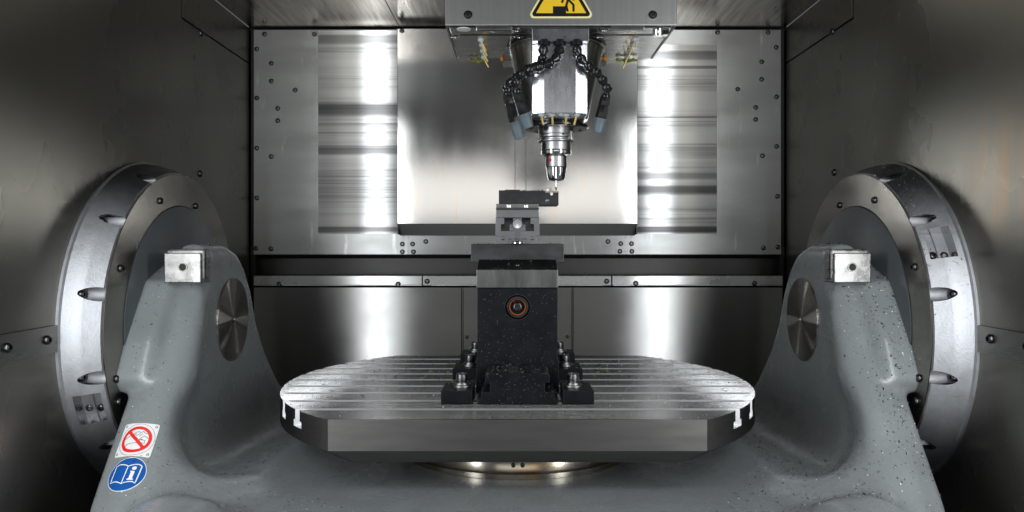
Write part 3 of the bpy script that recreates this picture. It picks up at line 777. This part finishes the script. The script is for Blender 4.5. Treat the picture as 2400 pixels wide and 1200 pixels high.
# ------------------------------------------------------------------ spindle head
SX, SY = .0687, 1.37
head = empty('spindle_head', (SX, SY, .35), 'steel milling spindle head hanging from the ceiling', 'spindle head')
hx0, hx1, hy0, hy1, hz0 = PX(1043, 1.223), PX(1587, 1.223), 1.223, 1.448, .350
box('head_cover', hx0, hx1, hy0, hy0+.004, hz0, .62, m_head, head, bevel=.0018)
for a, b_ in ((hx0, hx0+.003), (hx1-.003, hx1)):
    box('head_side', a, b_, hy0+.0042, hy1, hz0+.001, .62, m_head, head)
box('head_underside', hx0+.0034, hx1-.0034, hy0+.0042, hy1, hz0+.003, hz0+.009, m_under, head, bevel=.0006)
box('head_underside', hx0+.006, hx1-.006, hy0+.012, hy0+.046, hz0-.0006, hz0+.0028, m_under, head, bevel=.0006)
box('recess_strip', hx0+.02, PX(1245, 1.27), hy0+.0465, hy0+.062, hz0+.0004, hz0+.0029, m_dark, head)
box('recess_strip', PX(1385, 1.27), hx1-.02, hy0+.0465, hy0+.062, hz0+.0004, hz0+.0029, m_dark, head)
for u in (1097, 1530):
    ringlathe('screw_seat', [(.0050, hy0-.0002), (.0068, hy0-.0002), (.0068, hy0-.0014), (.0050, hy0-.0014)], (PX(u, hy0), 0, PZ(35, hy0)), m_chrome, head, 'y', 32)
    bolt(head, (PX(u, hy0), hy0-.0003, PZ(35, hy0)), (0, -1, 0), r=.0052, h=.0022, mat=m_rubber)
def under_pt(u, v, z=.3494): Y = F*z/(575-v); return (PX(u, Y), Y, z)
for (u, v, r) in ((1155, 71, .0058), (1211, 69, .0075), (1066, 84, .0075), (1215, 84, .008), (1414, 68, .0075), (1403, 84, .008), (1548, 85, .007)):
    p = under_pt(u, v, .3498 if v < 80 else .3498); bolt(head, (p[0], p[1], .3492), (0, 0, -1), r=r, h=.0022, mat=m_cone)
p = under_pt(1087, 68); lathe('white_cap', [(.0115, .3495), (.0115, .3482), (.009, .3475)], (p[0], p[1], 0), m_white, head, 'z', 32)
for (a, b_) in ((1115, 1201), (1430, 1511)):
    Yh = 1.232
    box('latch_bar', PX(a, Yh), PX(b_, Yh), hy0+.0046, hy0+.0118, hz0-.0062, hz0+.0026, m_cone, head, bevel=.0022, seg=3)
lathe('nozzle_sensor', [(.0088, .352), (.0088, .341), (.0078, .3385), (.004, .3385)], (PX(1543, 1.24), 1.243, 0), m_chrome, head, 'z', 32)
box('sensor_bracket', PX(1548, 1.24), PX(1567, 1.24), 1.236, 1.250, .3395, .3497, m_chrome, head, bevel=.001)
# cone housing and nose
lathe('spindle_cone', [(.0835, .3525), (.0835, .349), (.0560, .222), (.050, .2195), (.048, .2150)], (SX, SY, 0), m_cone, head, 'z', 96)
ringlathe('cone_collar', [(.0845, .3492), (.0885, .3492), (.0885, .3482), (.0845, .3482)], (SX, SY, 0), m_satin, head, 'z', 96)
lathe('spindle_nose', [(.050, .2148), (.0565, .2130), (.0575, .2115), (.0575, .2085), (.0555, .2070), (.034, .2065)], (SX, SY, 0), M('nose_steel', (.20, .20, .20), .25, 1), head, 'z', 96)
for a in range(0, 360, 60):
    bolt(head, (SX+.046*math.cos(math.radians(a+15)), SY+.046*math.sin(math.radians(a+15)), .2068), (0, 0, -1), r=.0042, h=.001)
for (u, v) in ((1229, 137), (1236, 194), (1238, 222)):
    zc = PZ(v, 1.31); rr = .0560+(zc-.222)/(.349-.222)*(.0275)
    xx = PX(u, 1.31)-SX; yy = SY-math.sqrt(max(rr*rr-xx*xx, 0)); bolt(head, (SX+xx, yy, zc), (xx, yy-SY, -.02), r=.0022, h=.001)
# faceted front cover
fc = [(.0236, 1.318), (.0236, 1.2580), (.0430, 1.2505), (.0950, 1.2505), (.1146, 1.2575), (.1146, 1.318)]
box('front_header', .0232, .1152, 1.2360, 1.318, .3292, .3493, m_vise if False else M('header_alloy', (.42, .44, .47), .3, 1, noise=((60, 60, 60), .05, .05)), head, bevel=.001)
prism('front_cover', fc, PZ(265, 1.2505), .3289, 'z', m_facet, head, bevel=.0008)
# brass nozzles round the nose
def brass(p0, p1, parent, r=.0022, ball=.0058):
    d = (Vector(p1)-Vector(p0)); L_ = d.length
    v, f = lathe_vf([(r, 0), (r, L_), (r*.6, L_), (r*.6, L_-.002)], (0, 0, 0), 'z', 16)
    Rm = d.to_track_quat('Z', 'Y').to_matrix()
    mesh('nozzle', [Rm @ Vector(q)+Vector(p0) for q in v], f, m_brass, parent, smooth=True)
    v, f = lathe_vf([(ball*math.sin(t), ball*.75*math.cos(t)) for t in np.linspace(.15, 2.9, 9)], (0, 0, 0), 'z', 20)
    mesh('nozzle_ball', [Vector(q)+Vector(p0)+Vector((0, 0, .0015)) for q in v], f, m_white, parent, smooth=True)
for (ua, ub) in ((1268, 1273), (1294, 1295.5), (1327.5, 1325.5), (1352, 1346)):
    brass(P(ua, 270, 1.268), P(ub, 292, 1.275), head, r=.0022)
for (ua, va, ub, vb, ) in ((1127, 95, 1139, 118), (1130, 108, 1143, 131), (1132, 122, 1143, 144), (1134, 136, 1144, 153)):
    pt = under_pt(ua, va, .3500); q = Vector(pt)+Vector((.009, -.003 + .004, -.017)); brass(pt, q, head, r=.0017, ball=.0055)
for (ua, va) in ((1489, 94), (1483, 108), (1476, 122), (1470, 136)):
    pt = under_pt(ua, va, .3500); q = Vector(pt)+Vector((-.008, .001, -.019)); brass(pt, q, head, r=.0017, ball=.0055)
for (ua, sgn_) in ((1123, 1), (1468, -1)):
    blobs_v, blobs_f = [], []
    for i in range(9):
        cxx = PX(ua+(i-4)*5.2, 1.445); r = .0028+.002*random.random(); zc = .3500-.001-.004*random.random()
        v, f = lathe_vf([(r*math.sin(t), zc+r*.8*math.cos(t)) for t in np.linspace(.1, 3.0, 7)], (cxx, 1.4435-.004*random.random(), 0), 'z', 12)
        k = len(blobs_v); blobs_v += v; blobs_f += [tuple(a+k for a in ff) for ff in f]
    o = mesh('sealant', blobs_v, blobs_f, m_seal, head, smooth=True)
for (u) in (1178, 1417):
    pt = (PX(u, 1.4495), 1.4495, .3497); lathe('amber_plug', [(.0042, pt[2]+.003), (.0042, pt[2]-.0012), (.002, pt[2]-.003)], (pt[0], pt[1]-.005, 0), m_amber, head, 'z', 12)
box('rear_bracket', PX(1180, 1.452), PX(1420, 1.452), 1.4495, 1.453, PZ(158, 1.452), PZ(141, 1.452), m_under, head, bevel=.0006)

# tool holder
K = SY/F
def TZ(y): return (575-y)*K
tool = empty('tool_holder', (SX, SY, TZ(424)), 'silver collet tool holder with red dot gripping a fine cutter', 'tool holder')
lathe('holder_body', [(.0300, TZ(294)), (41.5*K, TZ(295)), (41.5*K, TZ(316.5)), (38*K, TZ(317.5)), (38*K, TZ(319)), (41.5*K, TZ(320)), (41.5*K, TZ(323.5)), (36*K, TZ(326)), (36*K, TZ(329)), (41.2*K, TZ(331)), (41.2*K, TZ(333.5)), (35*K, TZ(334.5)), (34.4*K, TZ(335.5)), (34.4*K, TZ(352.8))], (SX, SY, 0), m_satin, tool, 'z', 96)
lathe('holder_band', [(34.9*K, TZ(353)), (35.1*K, TZ(354)), (35.1*K, TZ(361.5)), (34.4*K, TZ(363)), (25.5*K, TZ(368))], (SX, SY, 0), m_chrome, tool, 'z', 96)
lathe('nut_collar', [(24.8*K, TZ(368.2)), (24.8*K, TZ(391.5)), (24*K, TZ(392.5))], (SX, SY, 0), m_satin, tool, 'z', 64)
fl_mod = lambda k, a: 1-.055*(.5+.5*math.tanh(4*math.sin(a*8+.6))) if 0 < k < 4 else .96
lathe('collet_nut', [(24.4*K, TZ(392.6)), (24.3*K, TZ(394)), (23*K, TZ(405)), (20.6*K, TZ(419)), (19.6*K, TZ(421.5)), (12*K, TZ(424))], (SX, SY, 0), m_chrome, tool, 'z', 128, rmod=fl_mod)
def on_body(u, v, rpx, rad, mat, name, depth=.0012, ry=1.0):
    x = (u-1303.4)*K; r = rpx*K; y = -math.sqrt(max(r*r-x*x, 0)); n_ = Vector((x, y, 0)).normalized()
    vv, ff = lathe_vf([(rad, -depth), (rad, .0003), (rad*.85, .0007)], (0, 0, 0), 'z', 24)
    Rm = n_.to_track_quat('Z', 'Y').to_matrix(); p0 = Vector((SX+x, SY+y, TZ(v)))
    mesh(name, [Rm @ Vector(q)+p0 for q in vv], ff, mat, tool, smooth=True)
on_body(1288, 377, 24.8, .0032, m_redd, 'red_dot')
on_body(1279, 305, 41.5, .0050, m_rubber, 'index_hole')
on_body(1274.5, 345, 34.4, .0060, m_rubber, 'index_hole')
on_body(1317.5, 319.5, 41.5, .0017, m_rubber, 'index_hole')
# drive key slot
xk = (1335-1303.4)*K
box('drive_slot', SX+xk-.0045, SX+xk+.004, SY-math.sqrt((41.5*K)**2-xk**2)-.0008, SY-.01, TZ(332), TZ(308), m_cone, tool, bevel=.002, seg=3)
lathe('cutter_shank', [(2.3*K, TZ(424.2)), (2.3*K, TZ(439))], (SX, SY, 0), m_chrome, tool, 'z', 24)
lathe('cutter_tip', [(2.3*K, TZ(439.2)), (2.3*K, TZ(440)), (.8*K, TZ(447)), (.5*K, TZ(451))], (SX, SY, 0), m_tip_d, tool, 'z', 16)

# coolant hoses of ball-and-socket links
def link_mesh():
    prof = [(.0045, -.001), (.0070, .000), (.0084, .0030), (.0080, .0056), (.0052, .0080), (.0050, .0092), (.0088, .0150), (.0092, .0175), (.0078, .0188), (.0045, .0180)]
    v, f = lathe_vf(prof, (0, 0, 0), 'z', 18)
    me = bpy.data.meshes.new('hose_segment'); me.from_pydata(v, [], f)
    bm = bmesh.new(); bm.from_mesh(me); bmesh.ops.recalc_face_normals(bm, faces=bm.faces); bm.to_mesh(me); bm.free()
    me.materials.append(m_hose); me.polygons.foreach_set('use_smooth', [True]*len(me.polygons)); me.set_sharp_from_angle(angle=math.radians(45)); return me
lm = link_mesh()
def hose(pts, tip0, tip1, label, sc=1.0):
    pts = [Vector(p) for p in pts]+[Vector(tip0)]
    root = empty('coolant_hose', pts[0], label, 'coolant hose', 'jointed black coolant hoses round the spindle')
    # resample
    seg = .0162*sc; path = [pts[0]]; d = []
    dense = []
    n = len(pts)
    for i in range(n-1):   # Catmull-Rom
        p0, p1, p2, p3 = pts[max(i-1, 0)], pts[i], pts[i+1], pts[min(i+2, n-1)]
        for t in np.linspace(0, 1, 30, endpoint=False):
            dense.append(.5*((2*p1)+(-p0+p2)*t+(2*p0-5*p1+4*p2-p3)*t*t+(-p0+3*p1-3*p2+p3)*t**3))
    dense.append(pts[-1])
    nodes = [dense[0]]
    for q in dense:
        if (q-nodes[-1]).length >= seg: nodes.append(q)
    if (dense[-1]-nodes[-1]).length > seg*.4: nodes.append(dense[-1])
    for a, b_ in zip(nodes[:-1], nodes[1:]):
        o = bpy.data.objects.new('hose_segment', lm); COL.objects.link(o); o.parent = root
        o.location = b_-wloc(root); o.rotation_euler = rot_to(a-b_); o.scale = (sc*.9, sc*.9, sc)
    # collar at the root
    v, f = lathe_vf([(.0095, pts[0].z+.0025), (.0102, pts[0].z+.001), (.0102, pts[0].z-.006), (.0085, pts[0].z-.007)], (pts[0].x, pts[0].y, 0), 'z', 12)
    mesh('collar', v, f, m_hose, root, smooth=True)
    t0, t1 = Vector(tip0), Vector(tip1); d = t1-t0; L_ = d.length; Rm = d.to_track_quat('Z', 'Y').to_matrix()
    e = nodes[-1]
    v, f = lathe_vf([(.0070, -.004), (.0086, 0), (.0092, .006), (.0092, .012), (.0084, .013), (.0090, .015), (.0100, L_*.55), (.0100, L_*.62)], (0, 0, 0), 'z', 8)
    mesh('hose_end', [Rm @ Vector(q)+t0 for q in v], f, m_hose, root, smooth=True)
    L2 = L_*.60
    g = lambda k, a: 1-.045*(math.sin(a*12) > .3) if 2 <= k <= 5 else 1
    v, f = lathe_vf([(.0102, L2), (.0116, L2+.0004), (.0116, L2+.003), (.0108, L2+.0042), (.0104, L2+.010), (.0088, L_+.001), (.0075, L_+.002), (.0045, L_-.004)], (0, 0, 0), 'z', 48, rmod=g)
    mesh('hose_nozzle', [Rm @ Vector(q)+t0 for q in v], f, m_tip, root, smooth=True)
yh = 1.238
hose([P(1275, 98, yh+.006), P(1272, 128, yh), P(1268, 146, yh), P(1240, 168, 1.255), P(1205, 185, 1.285), P(1190, 205, 1.30), P(1189, 222, 1.30)], P(1190, 226, 1.30), P(1217, 322, 1.315), 'leftmost jointed black coolant hose with blue grey nozzle beside the spindle', 1.0)
hose([P(1312, 98, yh+.006), P(1309, 125, yh), P(1293, 147, 1.226), P(1262, 157, 1.222), P(1234, 164, 1.228), P(1213, 182, 1.238), P(1208, 200, 1.245), P(1211, 216, 1.25)], P(1212, 219, 1.25), P(1238, 297, 1.262), 'black coolant hose arching from the cover centre to a nozzle just left of the spindle', 1.04)
hose([P(1351, 98, yh+.006), P(1354, 124, yh), P(1372, 150, 1.238), P(1396, 168, 1.246), P(1414, 190, 1.255), P(1424, 212, 1.262), P(1420, 226, 1.265)], P(1419, 230, 1.266), P(1401, 308, 1.275), 'only black coolant hose on the right side of the spindle, blue grey nozzle', 1.0)

# ------------------------------------------------------------------ warning sign on the head
Yq = hy0-.0002
sg = empty('warning_sign', (PX(1315, Yq), Yq, PZ(43, Yq)), 'yellow and black triangular warning sign on the spindle head', 'sign')
def tri(inset):
    cx_ = 1315; by = 43-inset; hw = 79-inset*1.732; ap_ = by-hw*1.732
    return cx_, by, hw, ap_
def rounded_tri(inset, r):
    cx_, by, hw, ap_ = tri(inset); c = []
    corners_ = [((cx_-hw, by), 90, 210), ((cx_, ap_), 210, 330), ((cx_+hw, by), -30, 90)]
    for (px, py), a0, a1 in corners_:
        ctr = Vector((cx_, (by*2+ap_)/3)); p = Vector((px, py)); q = p+(ctr-p).normalized()*r*2
        for a in np.linspace(a0, a1, 8): c.append((q.x+r*math.cos(math.radians(a)), q.y+r*math.sin(math.radians(a))))
    return [(PX(a, Yq), PZ(b_, Yq)) for a, b_ in c]
prism('sign_plate', rounded_tri(0, 9), Yq-.0006, Yq, 'y', m_pyel, sg)
prism('sign_border', rounded_tri(4.2, 6), Yq-.0010, Yq-.0007, 'y', m_inkb, sg)
prism('sign_field', rounded_tri(11.7, .6), Yq-.0014, Yq-.0011, 'y', m_yel, sg)
def strip(name, pts, w, y, mat, parent):
    vs, fs = [], []
    for i, (a, b_) in enumerate(zip(pts[:-1], pts[1:])):
        a, b_ = Vector(a), Vector(b_); d = (b_-a).normalized()*w/2; q = Vector((-d.y, d.x))
        ring = [b_+q*math.cos(t)+d*math.sin(t) for t in np.linspace(0, math.pi, 7)]+[a-q*math.cos(t)-d*math.sin(t) for t in np.linspace(0, math.pi, 7)]
        k = len(vs); vs += [(PX(p.x, Yq), y-.00003*i, PZ(p.y, Yq)) for p in ring]; fs.append(tuple(range(k, k+14)))
    return mesh(name, vs, fs, mat, parent)
prism('sign_figure', [(PX(a, Yq), PZ(b_, Yq)) for a, b_ in ((1296, 31.5), (1296, 15.5), (1326.5, 15.5), (1326.5, 31.5))], Yq-.0017, Yq-.0015, 'y', m_inkb, sg)
strip('sign_figure', [(1331, 0), (1327, 14), (1330, 26)], 5, Yq-.0018, m_inkb, sg)
strip('sign_figure', [(1333, 1), (1344, 12.5), (1344, 26)], 5, Yq-.0019, m_inkb, sg)
strip('sign_figure', [(1336, -22), (1332, 0)], 8, Yq-.0020, m_inkb, sg)
strip('sign_figure', [(1333, -20), (1322, -8), (1317.5, 6)], 4.6, Yq-.0021, m_inkb, sg)
strip('sign_figure', [(1338, -20), (1347, -10), (1344, 0)], 4.6, Yq-.0022, m_inkb, sg)

# ------------------------------------------------------------------ stickers on the left arm (bent to the casting's surface)
def hit(u, v):
    d = Vector(((u-1213)/F, 1, (575-v)/F)).normalized()
    l, n_, i, dist = castbvh.ray_cast(Vector((0, 0, 0)), d)
    return l, n_
def sticker_frame(c00, c10, c11, c01):
    P4 = [hit(*c)[0] for c in (c00, c10, c11, c01)]
    return P4
def on_cast(P4, s, t, off):
    """s right 0..1, t down 0..1 on the sticker's own plane, then pulled to the paint"""
    p = (P4[0]*(1-s)+P4[1]*s)*(1-t)+(P4[3]*(1-s)+P4[2]*s)*t
    l, n_, i, d = castbvh.find_nearest(p)
    return l+n_*off
def decal(name, pts, P4, off, mat, parent, thick=.0004):
    """pts polygon outline in (s,t); filled as a fan from grid samples"""
    c = (sum(p[0] for p in pts)/len(pts), sum(p[1] for p in pts)/len(pts)); n = len(pts); rings = 5
    vs = [on_cast(P4, *c, off)]; fs = []
    for k in range(1, rings+1):
        for p in pts: vs.append(on_cast(P4, c[0]+(p[0]-c[0])*k/rings, c[1]+(p[1]-c[1])*k/rings, off))
    for i in range(n): fs.append((0, 1+i, 1+(i+1) % n))
    for k in range(rings-1):
        for i in range(n): j = (i+1) % n; fs.append((1+k*n+i, 1+(k+1)*n+i, 1+(k+1)*n+j, 1+k*n+j))
    b0 = len(vs)
    for p in pts: vs.append(on_cast(P4, p[0], p[1], off-thick))
    for i in range(n): j = (i+1) % n; fs.append((1+(rings-1)*n+i, b0+i, b0+j, 1+(rings-1)*n+j))
    return mesh(name, vs, fs, mat, parent)
def decal_line(name, pts, w, P4, off, mat, parent, closed=False, asp=1):
    vs, fs = [], []
    sub = []
    n = len(pts)
    for i in range(n if closed else n-1):
        a, b_ = Vector(pts[i]), Vector(pts[(i+1) % n]); m_ = max(1, int((b_-a).length/.06))
        for k in range(m_): sub.append(a+(b_-a)*k/m_)
    sub.append(Vector(pts[0] if closed else pts[-1]))
    N_ = len(sub)
    for i, p in enumerate(sub):
        if closed: d = sub[(i+1) % (N_-1)]-sub[(i-1) % (N_-1)]
        else: d = sub[min(i+1, N_-1)]-sub[max(i-1, 0)]
        if d.length < 1e-9: d = Vector((1, 0))
        d.normalize(); q = Vector((-d.y, d.x))*w/2
        vs += [on_cast(P4, p.x+q.x, p.y+q.y, off), on_cast(P4, p.x-q.x, p.y-q.y, off)]
    for i in range(N_-1): fs.append((2*i, 2*i+1, 2*i+3, 2*i+2))
    return mesh(name, vs, fs, mat, parent)
def circ(cx_, cy_, r, n=40): return [(cx_+r*math.cos(2*math.pi*i/n), cy_+r*math.sin(2*math.pi*i/n)) for i in range(n)]
P4 = sticker_frame((297, 996), (376, 997), (351, 1074), (269, 1074))
ps1 = empty('prohibition_sign', (P4[0]+P4[1]+P4[2]+P4[3])/4, 'white square sign with red crossed circle over a hand, on the left cradle arm', 'sign')
def rsq(r=.06):
    o = []
    for cx_, cy_, a0 in ((1-r, r, -90), (1-r, 1-r, 0), (r, 1-r, 90), (r, r, 180)):
        for a in np.linspace(a0, a0+90, 5): o.append((cx_+r*math.cos(math.radians(a)), cy_+r*math.sin(math.radians(a))))
    o2 = []
    for i in range(len(o)):
        a, b_ = Vector(o[i]), Vector(o[(i+1) % len(o)]); m_ = max(1, int((b_-a).length/.15))
        for k in range(m_): o2.append(tuple(a+(b_-a)*k/m_))
    return o2
decal('sign_plate', rsq(), P4, .0010, m_wht, ps1, .0009)
decal_line('sign_outline', circ(.5, .5, .475), .008, P4, .00125, m_inkb, ps1, closed=True)
hand = [[(.17, .50), (.30, .40), (.44, .28), (.52, .26), (.56, .29), (.62, .25), (.68, .30), (.76, .31), (.84, .40), (.80, .45), (.68, .38), (.63, .42), (.58, .50)], [(.58, .50), (.73, .52), (.73, .60), (.52, .60), (.35, .62), (.20, .74)], [(.47, .32), (.40, .38)], [(.56, .31), (.48, .39)], [(.62, .32), (.55, .40)]]
for h_ in hand: decal_line('sign_hand', h_, .014, P4, .0013, m_inkb, ps1)
decal_line('sign_ring', circ(.5, .5, .355), .085, P4, .0016, m_red, ps1, closed=True)
decal_line('sign_bar', [(.25, .25), (.75, .75)], .085, P4, .0017, m_red, ps1)
for cx_, cy_ in ((.08, .08), (.92, .08), (.08, .92), (.92, .92)):
    decal_line('sign_hole', circ(cx_, cy_, .028, 12), .014, P4, .0014, m_inkb, ps1, closed=True)
B4 = sticker_frame((268+6, 1077), (361-4, 1077), (333-8, 1155), (240+1, 1155))
ps2 = empty('instruction_sign', (B4[0]+B4[1]+B4[2]+B4[3])/4, 'round blue sticker with white open book and letter i, on the left cradle arm', 'sign')
decal('sign_plate', circ(.5, .5, .5, 48), B4, .0008, m_wht, ps2, .0007)
decal('sign_field', circ(.5, .5, .480, 48), B4, .0011, m_blue, ps2, .0002)
book = [(.17, .76), (.17, .26), (.25, .215), (.35, .215), (.45, .25), (.50, .28), (.55, .25), (.65, .215), (.75, .215), (.83, .26), (.83, .76), (.75, .72), (.65, .72), (.55, .75), (.50, .78), (.45, .75), (.35, .72), (.25, .72)]
decal_line('sign_book', book, .028, B4, .0014, m_wht, ps2, closed=True)
decal_line('sign_book', [(.50, .28), (.50, .78)], .026, B4, .0014, m_wht, ps2)
decal('letter_i_dot', circ(.665, .33, .055, 20), B4, .0014, m_wht, ps2, .0002)
decal_line('letter_i', [(.665, .42), (.665, .65)], .085, B4, .0014, m_wht, ps2)
decal_line('letter_i', [(.60, .425), (.68, .425)], .03, B4, .00142, m_wht, ps2)
decal_line('letter_i', [(.59, .655), (.74, .655)], .035, B4, .00142, m_wht, ps2)

# ------------------------------------------------------------------ chips and droplets
bpy.context.view_layer.update()
def world_bvh(objs):
    vs, fs = [], []
    for o in objs:
        w = wloc(o); k = len(vs); vs += [v.co+w for v in o.data.vertices]; fs += [tuple(i+k for i in p.vertices) for p in o.data.polygons]
    return BVHTree.FromPolygons(vs, fs)
targets = [o for o in bpy.data.objects if o.type == 'MESH' and o.name.split('.')[0] in ('table_top', 'base_rail', 'tower_body', 'clamp_block', 'casting', 'rim', 'bevel_block', 'steel_plate', 'pallet', 'washer', 'clamp_bolt', 'table_pedestal', 'ledge_strip')]
bv = world_bvh(targets)
brv, brf, dkv, dkf = [], [], [], []
def flake(vs, fs, p, n_, L_, w):
    pass
    a = Vector((random.gauss(0, 1), random.gauss(0, 1), random.gauss(0, 1))); a = (a-n_*a.dot(n_))
    if a.length < 1e-6: return
    a.normalize(); b_ = n_.cross(a); tilt = n_*random.uniform(.1, .7)*L_
    k = len(vs); q = p+n_*.0004
    vs += [q-a*L_*.5, q+b_*w, q+a*L_*.5+tilt, q-b_*w+tilt*.4]
    fs += [(k, k+1, k+2), (k, k+2, k+3)]
def rain(n, x0, x1, y0, y1, pb, lo=.0004, hi=.0011, dens=None, ln=1.0):
    c = 0
    for _ in range(n*4):
        if c >= n: break
        x, y_ = random.uniform(x0, x1), random.uniform(y0, y1)
        if dens and random.random() > dens(x, y_): continue
        l, n_, i, d = bv.ray_cast(Vector((x, y_, .20)), Vector((0, 0, -1)))
        if l is None or n_.z < .05: continue
        s_ = random.uniform(lo, hi)*(1 if random.random() < .93 else 1.8)
        if random.random() < pb: flake(brv, brf, l, n_, s_, s_*.35)
        else: flake(dkv, dkf, l, n_, s_*1.9*ln, s_*.28)
        c += 1
rain(1500, -.62, -.25, 1.0, 1.7, .35, .0008, .0019)
rain(2500, .25, .62, 1.0, 1.7, .30, .0008, .0020)
rain(1700, -.40, .40, 1.09, 1.71, .30, .0008, .0022, dens=lambda x, y_: .2+.8*(y_ > 1.35))
rain(2200, -.24, .28, 1.15, 1.66, .45, .0008, .0017)
rain(1500, -.32, .36, 1.42, 1.70, .12, .0010, .0022)
rain(700, -.062, .064, 1.187, 1.277, .65, .0005, .0012)
rain(500, -.6, .6, 1.0, 1.12, .3)
rain(1200, .60, .665, 1.10, 1.55, .35, .0006, .0014)
rain(500, .54, .62, 1.1, 1.4, .3, .001, .0025)
# flecks thrown on to the upright faces of the tower and side walls
for _ in range(330):
    x = random.uniform(-.065, .065); z = -.245+.175*random.random()**1.3; s_ = random.uniform(.0003, .0008)
    l, n_, i, d = bv.ray_cast(Vector((x, 1.0, z)), Vector((0, 1, 0)))
    if l is not None and l.y < 1.3: flake(brv, brf, l, n_, s_, s_*.4)
for _ in range(800):
    y_ = random.uniform(.95, 1.8); z = random.uniform(-.42, .45); s_ = random.uniform(.0003, .0008); sx = 1 if random.random() < .75 else -1
    flake(brv, brf, Vector((sx*(WX-.0003), y_, z)), Vector((-sx, 0, 0)), s_, s_*.5)
c1 = mesh('metal_chips', brv, brf, m_chip); tag(c1, 'tiny bright metal chips scattered over cradle, table and tower', 'metal chips', kind='stuff')
c2 = mesh('metal_chips', dkv, dkf, m_chipd); tag(c2, 'tiny dark metal shavings scattered over cradle and table', 'metal chips', kind='stuff')
for k, (u, v, w) in enumerate([(1010, 871, 9), (1052, 854, 8), (1050, 872, 6), (1062, 897, 7), (1400, 873, 10), (1422, 870, 8), (1452, 871, 9)]):
    z0 = ZTAB; Y = F*-z0/(v-575); x = PX(u, Y); r = w*.5*Y/F
    vv, ff = lathe_vf([(r, 0), (r*.85, .0008), (r*.5, .0015), (r*.1, .0018)], (0, 0, 0), 'z', 20)
    o = mesh('coolant_droplet', [(x+a*(1.2), Y+b_*1.5, z0+.0002+c_) for a, b_, c_ in vv], ff, m_drop, smooth=True)
    lab = ['yellow coolant droplet farthest left of the tower on the table', 'faint yellow coolant droplet behind the others, beside the middle left clamp', 'small pale coolant droplet touching the left middle clamp',
           'yellow coolant droplet right behind the front left clamp', 'widest yellow coolant droplet, nearest the right middle clamp', 'middle one of the three coolant droplets right of the tower', 'coolant droplet farthest right of the tower on the table'][k]
    tag(o, lab, 'droplet', 'yellow coolant droplets on the table')
print('tris', sum(len(o.data.polygons) for o in bpy.data.objects if o.type == 'MESH'))
